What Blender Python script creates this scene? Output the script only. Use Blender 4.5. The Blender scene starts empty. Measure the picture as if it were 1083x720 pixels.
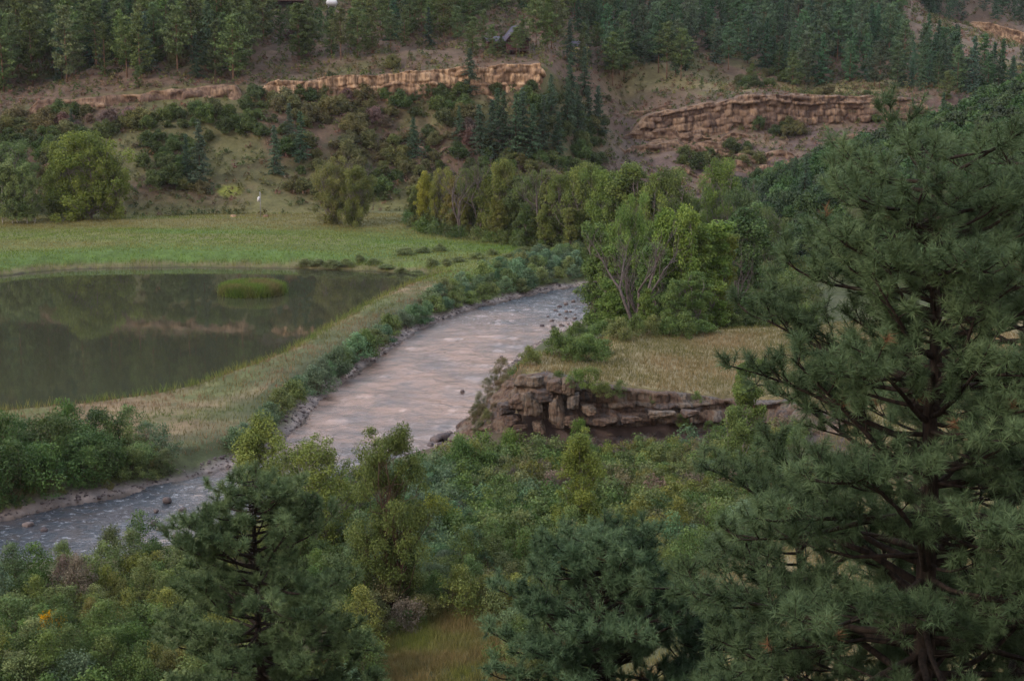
import bpy, math, random
import numpy as np
from mathutils import Vector

HAZE = True
R = math.radians
scene = bpy.context.scene
COL = scene.collection

# ------------------------------------------------------------------ camera
PITCH = R(10.77); F = 1504.0; CX, CY = 541.5, 360.0; CAMZ = 30.0
cam_d = bpy.data.cameras.new('camera'); cam = bpy.data.objects.new('camera', cam_d); COL.objects.link(cam)
cam_d.lens = 50; cam_d.sensor_width = 36; cam_d.clip_start = 0.3; cam_d.clip_end = 6000
cam.location = (0, 0, CAMZ); cam.rotation_euler = (math.pi/2 - PITCH, 0, 0)
scene.camera = cam

# ------------------------------------------------------------------ sky
SUN_EL, SUN_AZ = R(9), R(-125)      # a low, veiled sun behind the camera to the left
w = bpy.data.worlds.new('World'); scene.world = w; w.use_nodes = True
nt = w.node_tree; nt.nodes.clear()
out = nt.nodes.new('ShaderNodeOutputWorld'); bg = nt.nodes.new('ShaderNodeBackground')
sky = nt.nodes.new('ShaderNodeTexSky'); sky.sky_type = 'NISHITA'; sky.sun_disc = False
sky.sun_elevation = SUN_EL; sky.sun_rotation = SUN_AZ; sky.air_density = 1.2; sky.dust_density = 2.0
geo = nt.nodes.new('ShaderNodeTexCoord'); sep = nt.nodes.new('ShaderNodeSeparateXYZ')
nt.links.new(geo.outputs['Generated'], sep.inputs[0])
ramp = nt.nodes.new('ShaderNodeValToRGB')
cr = ramp.color_ramp; cr.elements[0].position = 0.0; cr.elements[0].color = (5.2, 4.5, 4.1, 1)
cr.elements[1].position = 0.75; cr.elements[1].color = (3.5, 4.1, 4.8, 1)
e = cr.elements.new(0.22); e.color = (7.4, 5.5, 4.8, 1)
e = cr.elements.new(0.48); e.color = (4.3, 4.4, 5.0, 1)
nt.links.new(sep.outputs[2], ramp.inputs[0])
cn = nt.nodes.new('ShaderNodeTexNoise'); cn.inputs['Scale'].default_value = 2.2; cn.inputs['Detail'].default_value = 6
nt.links.new(geo.outputs['Generated'], cn.inputs['Vector'])
cm = nt.nodes.new('ShaderNodeMapRange'); cm.inputs[1].default_value = 0.3; cm.inputs[2].default_value = 0.6
cm.inputs[3].default_value = 0.72; cm.inputs[4].default_value = 1.0
nt.links.new(cn.outputs[0], cm.inputs[0])
mx = nt.nodes.new('ShaderNodeMix'); mx.data_type = 'RGBA'
nt.links.new(cm.outputs[0], mx.inputs[0]); nt.links.new(sky.outputs[0], mx.inputs[6]); nt.links.new(ramp.outputs[0], mx.inputs[7])
gm_ = nt.nodes.new('ShaderNodeMapRange'); gm_.inputs[1].default_value = -0.2; gm_.inputs[2].default_value = 1.0; gm_.inputs[3].default_value = 0.85; gm_.inputs[4].default_value = 2.3
nt.links.new(sep.outputs[1], gm_.inputs[0])
vm = nt.nodes.new('ShaderNodeVectorMath'); vm.operation = 'SCALE'; nt.links.new(mx.outputs[2], vm.inputs[0]); nt.links.new(gm_.outputs[0], vm.inputs[3])
nt.links.new(vm.outputs[0], bg.inputs[0]); bg.inputs[1].default_value = 0.12
nt.links.new(bg.outputs[0], out.inputs[0])

# ------------------------------------------------------------------ sun (very soft)
sl = bpy.data.lights.new('sun', 'SUN'); sl.energy = 1.25; sl.angle = R(14); sl.color = (1.0, 0.86, 0.76)
sun = bpy.data.objects.new('sun', sl); COL.objects.link(sun)
sd = Vector((math.sin(SUN_AZ)*math.cos(R(32)), math.cos(SUN_AZ)*math.cos(R(32)), math.sin(R(32))))
sun.rotation_euler = sd.to_track_quat('Z', 'Y').to_euler()
scene.view_settings.view_transform = 'Standard'; scene.view_settings.look = 'None'
scene.view_settings.exposure = 1.12; scene.view_settings.gamma = 1
scene.view_settings.use_curve_mapping = False
scene.render.engine = 'CYCLES'
cy = scene.cycles
cy.max_bounces = 5; cy.diffuse_bounces = 2; cy.glossy_bounces = 3; cy.transmission_bounces = 2
cy.transparent_max_bounces = 6; cy.volume_bounces = 0; cy.use_denoising = True
cy.caustics_reflective = False; cy.caustics_refractive = False

# ------------------------------------------------------------------ maths helpers
SP, CP = math.sin(PITCH), math.cos(PITCH)
def ray(px, py):
    u = (px-CX)/F; v = (CY-py)/F
    return u, CP+v*SP, -SP+v*CP
def at_z(px, py, z):                      # world x, y where the view line meets height z
    dx, dy, dz = ray(px, py); t = (z-CAMZ)/dz
    return dx*t, dy*t
def z_at(py, Y, px=CX):                   # height seen at py at forward distance Y
    dx, dy, dz = ray(px, py); return CAMZ + dz*Y/dy
def x_at(px, Y, py=200):
    dx, dy, dz = ray(px, py); return dx*Y/dy
def proj(x, y, z):
    x = np.asarray(x, float); y = np.asarray(y, float); z = np.asarray(z, float)-CAMZ
    d = y*CP - z*SP; up = y*SP + z*CP
    return CX+F*x/d, CY-F*up/d
def h2(ix, iy, seed):
    n = (ix.astype(np.int64)*374761393 + iy.astype(np.int64)*668265263 + seed*974634777) & 0xffffffff
    n = ((n ^ (n >> 13))*1274126177) & 0xffffffff
    n = (n ^ (n >> 16)) & 0xffffffff
    return n/4294967295.0
def vnoise(x, y, seed=0):
    x = np.asarray(x, float); y = np.asarray(y, float)
    ix = np.floor(x); iy = np.floor(y); fx = x-ix; fy = y-iy
    fx = fx*fx*(3-2*fx); fy = fy*fy*(3-2*fy)
    a = h2(ix, iy, seed); b = h2(ix+1, iy, seed); c = h2(ix, iy+1, seed); d = h2(ix+1, iy+1, seed)
    return (a*(1-fx)+b*fx)*(1-fy) + (c*(1-fx)+d*fx)*fy
def fbm(x, y, seed=0, oct=4):
    s = 0; a = 1; t = 0
    for i in range(oct):
        s = s + a*(vnoise(x*2**i, y*2**i, seed+i*7)-0.5); t += a; a *= 0.5
    return s/t*2
def sstep(a, b, x):
    t = np.clip((x-a)/(b-a), 0, 1); return t*t*(3-2*t)
def sdist(x, y, poly):                    # signed distance, negative inside
    x = np.asarray(x, float); y = np.asarray(y, float)
    d = np.full(x.shape, 1e18); ins = np.zeros(x.shape, bool); n = len(poly)
    for i in range(n):
        ax, ay = poly[i]; bx, by = poly[(i+1) % n]
        ex, ey = bx-ax, by-ay
        t = np.clip(((x-ax)*ex+(y-ay)*ey)/(ex*ex+ey*ey+1e-12), 0, 1)
        d = np.minimum(d, (x-ax-t*ex)**2 + (y-ay-t*ey)**2)
        c = (ay > y) != (by > y)
        xi = ax + (y-ay)/(ey if abs(ey) > 1e-9 else 1e-9)*ex
        ins ^= c & (x < xi)
    return np.where(ins, -1, 1)*np.sqrt(d)
def inpoly(x, y, poly):
    return sdist(x, y, poly) < 0
def chaikin(p, k=2, closed=True):
    for _ in range(k):
        q = []
        n = len(p); rng_ = range(n) if closed else range(n-1)
        if not closed: q.append(p[0])
        for i in rng_:
            a = p[i]; b = p[(i+1) % n]
            q.append((a[0]*.75+b[0]*.25, a[1]*.75+b[1]*.25)); q.append((a[0]*.25+b[0]*.75, a[1]*.25+b[1]*.75))
        if not closed: q.append(p[-1])
        p = q
    return p

# ------------------------------------------------------------------ plan of the place
POND_Z, RIVER_Z = 0.0, -1.0
pond_px = [(-520,300),(-200,297),(0,293),(30,288),(66,285),(120,283),(200,282),(280,283),(360,285),(420,288),(450,290),(459,292),(440,298),(420,306),
           (400,316),(370,333),(340,350),(310,368),(285,380),(250,393),(215,405),(180,415),(130,423),(80,430),(30,434),(0,436),(-150,446),(-520,450)]
POND = chaikin([at_z(a, b, POND_Z) for a, b in pond_px], 2)
river_px = [(-700,600),(-250,572),(0,553),(60,537),(120,525),(180,512),(240,498),(290,478),(312,455),(325,440),(345,420),(360,406),(390,386),(420,366),(450,345),(480,334),
            (520,322),(560,313),(612,302),(680,293),(760,290),(900,290),(900,300),(760,305),(700,318),(660,332),(622,343),(590,352),(562,367),(540,386),(521,408),(505,436),(498,460),
            (484,470),(440,478),(410,490),(372,500),(310,538),(205,572),(180,581),(130,590),(90,600),(60,599),(0,604),(-250,640),(-700,680)]
RIVER = chaikin([at_z(a, b, RIVER_Z) for a, b in river_px], 2)
ISL = at_z(267, 310, 0.0)
def zt_px(px): return float(np.interp(px, [600, 780], [5.3, 3.2]))
ter_front_px = [(590,366),(566,376),(549,388),(560,396),(600,398),(640,403),(700,411),(760,416),(835,420),(900,445)]
ter_rest_px = [(960,500),(1400,520),(1600,335),(1083,335),(850,341),(700,349),(640,358)]
TFRONT = [at_z(a, b, zt_px(a)) for a, b in ter_front_px]
TERR = TFRONT + [at_z(a, b, 3.4) for a, b in ter_rest_px]
def zt(x): return np.interp(x, [4, 18], [5.3, 3.2])

# hill profile per column: (Y, z) for each layer
def zy(Y, py): return (Y, z_at(py, Y))
cols = {
 -900: dict(foot=(262,3.2), cb=zy(300,125), ct=zy(303,116), be=zy(318,98), up=zy(400,-20), dip=(520,95), fb=(690,150), ft=(694,153), fa=(800,180)),
 0:    dict(foot=(268,3.2), cb=zy(303,122), ct=zy(307,113), be=zy(322,92), up=zy(400,-8), dip=(520,95), fb=(690,150), ft=(694,153), fa=(800,180)),
 150:  dict(foot=(270,3.2), cb=zy(305,113), ct=zy(308,102), be=zy(320,86), up=zy(400,-6), dip=(520,95), fb=(690,150), ft=(694,153), fa=(800,180)),
 300:  dict(foot=(275,3.2), cb=zy(310,103), ct=zy(312.5,88), be=zy(326,70), up=zy(405,-10), dip=(520,93), fb=(690,150), ft=(694,153), fa=(800,180)),
 450:  dict(foot=(285,3.0), cb=zy(316,95), ct=zy(318.5,76), be=zy(332,57), up=zy(410,-14), dip=(520,90), fb=(690,150), ft=(694,153), fa=(800,180)),
 575:  dict(foot=(292,2.8), cb=zy(320,92), ct=zy(322.5,68), be=zy(334,56), up=zy(420,-10), dip=(520,88), fb=(690,150), ft=(694,153), fa=(800,180)),
 625:  dict(foot=(296,2.5), cb=zy(336,118), ct=zy(340,110), be=zy(352,78), up=zy(430,-6), dip=(520,85), fb=(690,150), ft=(694,153), fa=(800,180)),
 660:  dict(foot=(300,2.0), cb=zy(343,146), ct=zy(347,128), be=zy(372,84), up=zy(440,0), dip=(520,80), fb=(690,145), ft=(694,148), fa=(800,180)),
 800:  dict(foot=(305,1.0), cb=zy(350,132), ct=zy(353.5,101), be=zy(378,88), up=zy(460,10), dip=(540,78), fb=(690,130), ft=(694,133), fa=(800,170)),
 900:  dict(foot=(312,0.5), cb=zy(357,126), ct=zy(360,102), be=zy(384,92), up=zy(470,20), dip=(550,68), fb=(690,110), ft=(694,113), fa=(800,150)),
 980:  dict(foot=(316,0.5), cb=zy(361,122), ct=zy(363.5,106), be=zy(386,98), up=zy(470,40), dip=(560,48), fb=zy(690,20), ft=zy(694,12), fa=(800,120)),
 1083: dict(foot=(322,0.5), cb=zy(366,124), ct=zy(368,112), be=zy(388,106), up=zy(470,58), dip=(560,36), fb=zy(690,56), ft=zy(694,37), fa=zy(800,8)),
 2000: dict(foot=(340,0.5), cb=zy(380,124), ct=zy(382,112), be=zy(398,106), up=zy(470,62), dip=(560,34), fb=zy(690,56), ft=zy(694,37), fa=zy(800,-10)),
}
near = {  # foreground heights at Y = 0, 6, 20, 40, 60, 80, 110, 140, 200
 -900: [28.3,26.5,17.5,8.9,1.8,0.6,0.6,0.7,1.0],
 400:  [28.3,26.5,17.5,8.9,1.8,0.8,0.3,0.5,1.1],
 650:  [28.3,26.5,17.5,9.6,3.0,1.0,0.3,0.5,0.8],
 800:  [28.3,26.5,17.8,11.6,6.0,2.4,0.8,0.8,0.6],
 1000: [28.3,26.6,18.3,12.6,8.0,5.0,3.3,3.2,1.0],
 2000: [28.3,26.6,18.3,12.6,8.0,5.0,3.3,3.2,2.0],
}
NY = [0, 6, 20, 40, 60, 80, 110, 140, 200]
cpx = sorted(cols); ca = [(p-CX)/F/1.01 for p in cpx]; npx = sorted(near); na = [(p-CX)/F/0.97 for p in npx]
LAY = ['foot', 'cb', 'ct', 'be', 'up', 'dip', 'fb', 'ft', 'fa']
def table(x, y):
    a = x/np.maximum(y, 1.0)
    Ys = [np.full(a.shape, float(v)) for v in NY]; Zs = [np.interp(a, na, [near[p][i] for p in npx]) for i in range(len(NY))]
    for L in LAY:
        Ys.append(np.interp(a, ca, [cols[p][L][0] for p in cpx])); Zs.append(np.interp(a, ca, [cols[p][L][1] for p in cpx]))
    Ys.append(np.full(a.shape, 1600.0)); Zs.append(np.full(a.shape, 330.0))
    z = Zs[0].copy(); lay = np.zeros(a.shape)
    for i in range(len(Ys)-1):
        t = (y-Ys[i])/(Ys[i+1]-Ys[i]); m = t >= 0
        tc = np.clip(t, 0, 1)
        z = np.where(m, Zs[i]+(Zs[i+1]-Zs[i])*tc, z); lay = np.where(m, i+tc, lay)
    return z, lay
L_FOOT, L_CB, L_CT, L_BE, L_UP = 9, 10, 11, 12, 13
def height(x, y, full=False):
    x = np.asarray(x, float); y = np.asarray(y, float)
    a = x/np.maximum(y, 1)
    # wobble the hill lines in depth a little so that they are not ruled
    z, lay = table(x, y)
    hill = sstep(L_FOOT-0.2, L_FOOT+0.5, lay)
    calm = 1 - np.clip(1-np.abs(lay-(L_CB+0.5))/0.9, 0, 1)
    z = z + hill*calm*(fbm(x/38, y/38, 3, 4)*4.0 + fbm(x/9, y/9, 9, 3)*0.9)
    gul = np.abs(fbm(x/22+fbm(x/30, y/30, 5)*1.2, y/120, 21, 3))
    z = z - hill*calm*(1-sstep(0, 0.25, gul))*2.2*(1-sstep(L_CB, L_CT, lay))
    z = z + (1-hill)*(fbm(x/14, y/14, 13, 4)*0.35)
    # wooded spur on the right
    win = sstep(160, 215, y)*(1-sstep(278, 335, y))
    sp = (0.39*np.maximum(x-34, 0) + fbm(x/16, y/16, 33, 3)*1.6)*win
    sp = np.minimum(sp, 40)
    spm = sstep(0.5, 3, sp-z)
    z = np.where(sp > z, sp, z)
    # terrace with the rock bluff
    dt = sdist(x, y, TERR)
    ztv = zt(x)+fbm(x/10, y/10, 44, 3)*0.18
    front = sstep(128, 120, y)*sstep(30, 24, x)
    fall = np.where(front > 0.5, 2.6, 0.35)
    z = np.maximum(z, ztv - np.maximum(dt, 0)*fall)
    dp = sdist(x, y, POND); dr = sdist(x, y, RIVER)
    wob = fbm(x/3, y/3, 51, 3)
    nr = 1-sstep(0, 7, dr+wob*0.8)
    cap = RIVER_Z + 0.1 + np.maximum(dr+wob*0.5, 0)*0.42
    rightbluff = front*sstep(4, 2, dt)
    z = np.where((dr < 14) & (rightbluff < 0.5), np.minimum(z, cap), z)
    z = np.where(dr+wob*0.4 < 0, np.maximum(RIVER_Z-0.1+(dr+wob*.4)*0.5, RIVER_Z-1.2), z)
    cap = POND_Z + 0.12 + np.maximum(dp+wob*0.35, 0)*0.30
    z = np.where(dp < 12, np.minimum(z, cap), z)
    z = np.where(dp+wob*0.35 < 0, np.maximum(POND_Z-0.12+(dp+wob*.35)*0.4, POND_Z-1.2), z)
    di = np.hypot((x-ISL[0])/1.0, (y-ISL[1])*1.0)-4.4+wob*0.4
    z = np.where(di < 0, np.maximum(z, np.minimum(-di*0.6, 0.45)), z)
    if full: return z, lay, dt, dp, dr, di, spm
    return z
def H(x, y): return float(height(np.array([x]), np.array([y]))[0])

# ------------------------------------------------------------------ mesh helpers
def make_mesh(name, verts, faces, mats=(), fattr=None, vattr=None, vcol=None, fmat=None, smooth=False, fcol=None):
    """faces: (n,k) int array or list of such arrays"""
    me = bpy.data.meshes.new(name)
    if not isinstance(faces, (list, tuple)): faces = [faces]
    faces = [f for f in faces if len(f)]
    verts = np.asarray(verts, np.float32)
    me.vertices.add(len(verts)); me.vertices.foreach_set('co', verts.ravel())
    tot = np.concatenate([np.full(len(f), f.shape[1], np.int32) for f in faces])
    loops = np.concatenate([f.ravel() for f in faces]).astype(np.int32)
    me.loops.add(len(loops)); me.loops.foreach_set('vertex_index', loops)
    st = np.zeros(len(tot), np.int32); st[1:] = np.cumsum(tot)[:-1]
    me.polygons.add(len(tot)); me.polygons.foreach_set('loop_start', st); me.polygons.foreach_set('loop_total', tot)
    if smooth: me.polygons.foreach_set('use_smooth', np.ones(len(tot), bool))
    for m in mats: me.materials.append(m)
    if fmat is not None: me.polygons.foreach_set('material_index', np.asarray(fmat, np.int32))
    me.update(calc_edges=True)
    if fattr is not None:
        a = me.attributes.new('rnd', 'FLOAT', 'FACE'); a.data.foreach_set('value', np.asarray(fattr, np.float32))
    if vattr is not None:
        for k, v in vattr.items():
            a = me.attributes.new(k, 'FLOAT', 'POINT'); a.data.foreach_set('value', np.asarray(v, np.float32))
    if vcol is not None:
        a = me.attributes.new('col', 'FLOAT_COLOR', 'POINT')
        c = np.ones((len(verts), 4), np.float32); c[:, :3] = vcol; a.data.foreach_set('color', c.ravel())
    if fcol is not None:
        a = me.attributes.new('col', 'FLOAT_COLOR', 'FACE')
        c = np.ones((len(tot), 4), np.float32); c[:, :3] = fcol; a.data.foreach_set('color', c.ravel())
    return me
def put(name, me, parent=None, loc=(0,0,0)):
    o = bpy.data.objects.new(name, me); COL.objects.link(o); o.location = loc
    if parent is not None: o.parent = parent
    return o
def tag(o, label=None, cat=None, group=None, kind=None):
    if label: o['label'] = label
    if cat: o['category'] = cat
    if group: o['group'] = group
    if kind: o['kind'] = kind
    return o
def empty(name, loc, rz=0, s=1.0):
    o = bpy.data.objects.new(name, None); COL.objects.link(o); o.location = loc; o.rotation_euler = (0, 0, rz)
    o.scale = (s, s, s) if not hasattr(s, '__len__') else s
    o.empty_display_size = 0.2
    return o
def grid_faces(nr, nc):
    i = np.arange(nr-1)[:, None]*nc + np.arange(nc-1)[None, :]
    i = i.ravel(); return np.stack([i, i+1, i+nc+1, i+nc], 1)

class MB:                                   # collects boxes and tubes for one mesh
    def __init__(s): s.v = []; s.f4 = []; s.f3 = []; s.n = 0
    def add(s, v, f4=None, f3=None):
        v = np.asarray(v, float)
        if f4 is not None and len(f4): s.f4.append(np.asarray(f4)+s.n)
        if f3 is not None and len(f3): s.f3.append(np.asarray(f3)+s.n)
        s.v.append(v); s.n += len(v)
    def box(s, x0, x1, y0, y1, z0, z1):
        v = [(x, y, z) for z in (z0, z1) for y in (y0, y1) for x in (x0, x1)]
        s.add(v, [(0,2,3,1),(4,5,7,6),(0,1,5,4),(2,6,7,3),(0,4,6,2),(1,3,7,5)])
    def tube(s, pts, rad, k=6, cap=True):
        pts = np.asarray(pts, float); n = len(pts)
        t = np.gradient(pts, axis=0); t /= np.linalg.norm(t, axis=1)[:, None]+1e-9
        ref = np.array([0.13, 0.21, 1.0]) if abs(t[0][2]) < 0.8 else np.array([1.0, 0.17, 0.1])
        a = np.cross(t, ref); a /= np.linalg.norm(a, axis=1)[:, None]+1e-9
        b = np.cross(t, a)
        th = np.arange(k)*2*np.pi/k
        rad = np.broadcast_to(np.asarray(rad, float), (n,))
        v = pts[:, None]+rad[:, None, None]*(np.cos(th)[None, :, None]*a[:, None]+np.sin(th)[None, :, None]*b[:, None])
        i = np.arange(n-1)[:, None]*k; j = np.arange(k)[None]; jn = (j+1) % k
        f = np.stack([i+j, i+jn, i+k+jn, i+k+j], -1).reshape(-1, 4)
        s.add(v.reshape(-1, 3), f)
        if cap:
            c = (n-1)*k + s.n - n*k
            s.f3.append(np.array([[c, c+q, c+q+1] for q in range(1, k-1)]))
            c = s.n - n*k
            s.f3.append(np.array([[c, c+q+1, c+q] for q in range(1, k-1)]))
    def mesh(s, name, mats=(), smooth=False, **kw):
        return make_mesh(name, np.concatenate(s.v), [np.concatenate(f) for f in (s.f4, s.f3) if f], mats, smooth=smooth, **kw)
    def build(s, name, m, parent=None, loc=(0,0,0), smooth=False):
        return put(name, s.mesh(name, [m], smooth), parent, loc)

# ------------------------------------------------------------------ materials
def newmat(name):
    m = bpy.data.materials.new(name); m.use_nodes = True; t = m.node_tree; t.nodes.clear()
    o = t.nodes.new('ShaderNodeOutputMaterial'); p = t.nodes.new('ShaderNodeBsdfPrincipled')
    t.links.new(p.outputs[0], o.inputs[0]); p.inputs['Specular IOR Level'].default_value = 0.2; p.inputs['Roughness'].default_value = 0.85
    return m, t, p
def N(t, k, **kw):
    n = t.nodes.new(k)
    for a, b in kw.items():
        if hasattr(n, a): setattr(n, a, b)
        else: n.inputs[a.replace('_', ' ')].default_value = b
    return n
def mixc(t, f, a, b, blend='MIX'):
    n = t.nodes.new('ShaderNodeMix'); n.data_type = 'RGBA'; n.blend_type = blend
    for i, v in ((0, f), (6, a), (7, b)):
        if hasattr(v, 'is_linked'): t.links.new(v, n.inputs[i])
        else: n.inputs[i].default_value = v if i == 0 or len(v) == 4 else (*v, 1)
    return n.outputs[2]
def mapr(t, v, a, b, c, d):
    n = t.nodes.new('ShaderNodeMapRange'); t.links.new(v, n.inputs[0])
    for i, q in enumerate((a, b, c, d)): n.inputs[i+1].default_value = q
    return n.outputs[0]
def noise(t, scale, detail=4, vec=None, rough=0.6):
    n = t.nodes.new('ShaderNodeTexNoise'); n.inputs['Scale'].default_value = scale; n.inputs['Detail'].default_value = detail
    n.inputs['Roughness'].default_value = rough
    if vec is not None: t.links.new(vec, n.inputs['Vector'])
    return n.outputs[0]
def bump(t, p, h, strength, dist):
    b = t.nodes.new('ShaderNodeBump'); t.links.new(h, b.inputs['Height']); b.inputs['Strength'].default_value = strength
    b.inputs['Distance'].default_value = dist; t.links.new(b.outputs[0], p.inputs['Normal'])
def value_shift(t, col, f, lo, hi):
    h = t.nodes.new('ShaderNodeHueSaturation'); t.links.new(col, h.inputs['Color']); t.links.new(mapr(t, f, 0, 1, lo, hi), h.inputs['Value'])
    return h.outputs[0]

def simple(name, col, rough=0.8, metallic=0, nscale=None, var=0.15):
    m, t, p = newmat(name); p.inputs['Roughness'].default_value = rough; p.inputs['Metallic'].default_value = metallic
    tc = t.nodes.new('ShaderNodeTexCoord')
    n = noise(t, nscale or 3, 5, tc.outputs['Object'])
    c = mixc(t, n, tuple(v*(1-var*2) for v in col), tuple(min(1, v*(1+var*2)) for v in col))
    t.links.new(c, p.inputs['Base Color']); return m

# foliage: base colour from the object's own colour, varied leaf by leaf
def foliage(name, from_attr=False, transl=0.25, lo=0.85, hi=2.45):
    m, t, p = newmat(name); p.inputs['Roughness'].default_value = 0.7
    if from_attr:
        a = N(t, 'ShaderNodeAttribute'); a.attribute_name = 'col'; base = a.outputs['Color']
    else:
        oi = t.nodes.new('ShaderNodeObjectInfo'); base = oi.outputs['Color']
    r = N(t, 'ShaderNodeAttribute'); r.attribute_name = 'rnd'
    hs = t.nodes.new('ShaderNodeHueSaturation'); t.links.new(base, hs.inputs['Color'])
    t.links.new(mapr(t, r.outputs['Fac'], 0, 1, 0.512, 0.47), hs.inputs['Hue'])
    t.links.new(mapr(t, r.outputs['Fac'], 0, 1, lo, hi), hs.inputs['Value'])
    hs.inputs['Saturation'].default_value = 1.1
    t.links.new(hs.outputs[0], p.inputs['Base Color'])
    tr = t.nodes.new('ShaderNodeBsdfTranslucent'); t.links.new(hs.outputs[0], tr.inputs[0])
    ms = t.nodes.new('ShaderNodeMixShader'); ms.inputs[0].default_value = transl
    o = [n for n in t.nodes if n.type == 'OUTPUT_MATERIAL'][0]
    t.links.new(p.outputs[0], ms.inputs[1]); t.links.new(tr.outputs[0], ms.inputs[2]); t.links.new(ms.outputs[0], o.inputs[0])
    return m
M_LEAF = foliage('leaf'); M_LEAF_S = foliage('leaf_mixed', True); M_NEEDLE = foliage('needle', transl=0.08, lo=0.5, hi=2.9); M_NEEDLE_S = foliage('needle_mixed', True, 0.12)
def bark_mat(name, a, b, sc=(6, 6, 1.2)):
    m, t, p = newmat(name); p.inputs['Roughness'].default_value = 0.95
    tc = t.nodes.new('ShaderNodeTexCoord'); mp = t.nodes.new('ShaderNodeMapping'); mp.inputs['Scale'].default_value = sc
    t.links.new(tc.outputs['Object'], mp.inputs[0])
    n = noise(t, 2.5, 6, mp.outputs[0]); t.links.new(mixc(t, mapr(t, n, .35, .65, 0, 1), a, b), p.inputs['Base Color']); bump(t, p, n, 0.7, 0.04)
    return m
M_BARK = bark_mat('bark_brown', (0.035, 0.024, 0.018), (0.10, 0.065, 0.045))
M_BARKD = bark_mat('bark_dead_grey', (0.045, 0.038, 0.038), (0.15, 0.125, 0.122))
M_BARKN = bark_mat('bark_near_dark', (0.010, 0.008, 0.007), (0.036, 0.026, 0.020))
M_BARKP = bark_mat('bark_pine_orange', (0.07, 0.045, 0.032), (0.20, 0.12, 0.08))
M_BARKG = bark_mat('bark_grey', (0.09, 0.08, 0.075), (0.24, 0.21, 0.20))
M_BARKW = bark_mat('bark_pale', (0.18, 0.17, 0.15), (0.48, 0.46, 0.42))

# ------------------------------------------------------------------ terrain sheet
aa = np.concatenate([np.linspace(-1.3, -0.47, 60)[:-1], np.linspace(-0.47, 0.47, 820), np.linspace(0.47, 1.3, 60)[1:]])
yy = np.concatenate([np.linspace(-40, 14, 20)[:-1], np.geomspace(14, 70, 110)[:-1], np.linspace(70, 215, 420)[:-1], np.linspace(215, 420, 330)[:-1],
                     np.geomspace(420, 900, 110)[:-1], np.geomspace(900, 3500, 30)])
Yg, Ag = np.meshgrid(yy, aa, indexing='ij'); Wg = np.maximum(Yg, 14)
Xg = Ag*Wg
z, lay, dt, dp, dr, di, spm = height(Xg, np.maximum(Yg, 1.0), True)
z = np.where(Yg < 1, 28.3, z)
def C(*c): return np.array(c, float)
def lerp(c, d, f): return c*(1-f[..., None]) + d*f[..., None]
n1 = fbm(Xg/12, Yg/12, 61, 5); n2 = fbm(Xg/3.2, Yg/3.2, 71, 4); n3 = fbm(Xg/40, Yg/14, 81, 4); n4 = fbm(Xg/1.1, Yg/1.1, 91, 3)
soil = C(0.105, 0.070, 0.048); olive = C(0.105, 0.10, 0.045); scrub = C(0.050, 0.060, 0.028); mead = C(0.075, 0.125, 0.028)
tan = C(0.20, 0.165, 0.09); dry = C(0.215, 0.17, 0.085); gravel = C(0.17, 0.145, 0.14); mud = C(0.07, 0.055, 0.045); scree = C(0.125, 0.088, 0.078)
apx, apy = proj(Xg, np.maximum(Yg, 5), z)
c = np.broadcast_to(C(0.06, 0.07, 0.03), Xg.shape+(3,)).copy()                 # brushy valley floor
c = lerp(c, C(0.12,0.11,0.055), sstep(0.0, 0.5, n1))
fore = sstep(66, 50, Yg); c = lerp(c, lerp(np.broadcast_to(tan, c.shape), np.broadcast_to(olive, c.shape), sstep(-.1, .5, n2)), fore)
rt = sstep(0.13, 0.2, Ag)*sstep(150, 120, Yg); c = lerp(c, np.broadcast_to(tan*0.9, c.shape), rt*(1-sstep(0.1, 0.5, n1)*.5))
# grassy clearing at the bottom
clr = np.exp(-(((Xg+3.6)/5.2)**2+((Yg-70)/6.0)**2)*1.2); c = lerp(c, lerp(np.broadcast_to(C(0.16,0.15,0.055), c.shape), np.broadcast_to(dry, c.shape), sstep(-.3, .4, n2)), sstep(0.25, 0.6, clr))
# meadow behind the pond
md = sstep(183, 196, Yg)*(dr > 0)
gm = lerp(np.broadcast_to(mead, c.shape), np.broadcast_to(C(0.135,0.13,0.048), c.shape), np.clip(sstep(-0.05, 0.45, n3)*0.75+sstep(0.1, .5, n1)*.25, 0, 1))
gm = lerp(gm, np.broadcast_to(C(0.14,0.125,0.055), c.shape), sstep(247, 262, Yg)*0.8)
c = lerp(c, gm, md*sstep(8, 2, Xg))
c = lerp(c, np.broadcast_to(C(0.09,0.095,0.04), c.shape), md*sstep(0, 12, Xg))
# dike: dry grass with a track
dk = sstep(20, 15, dp)*sstep(4, 9, dr)*(dp > 0)*sstep(205, 195, Yg)
dk = np.where(Xg < -200, 0, dk)
c = lerp(c, lerp(np.broadcast_to(C(0.09,0.105,0.038), c.shape), np.broadcast_to(C(0.18,0.13,0.075), c.shape), sstep(-0.25, 0.3, n1+0.5*n2)), dk)
trk = np.exp(-((dp-7.5+n1*1.5)/1.6)**2)*(dr > 5); c = lerp(c, np.broadcast_to(C(0.19,0.15,0.085), c.shape), trk*0.7*sstep(205, 195, Yg))
# terrace
te = sstep(0.6, -0.4, dt)
c = lerp(c, lerp(np.broadcast_to(tan, c.shape), np.broadcast_to(C(0.17,0.15,0.07), c.shape), sstep(-0.1, 0.6, n3+0.4*n2)), te)
c = lerp(c, np.broadcast_to(C(0.085,0.062,0.055), c.shape), sstep(0.3, 0.9, dt)*sstep(7, 4, dt)*sstep(126, 120, Yg)*sstep(60, 100, Yg)*(Xg < 30))
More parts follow.
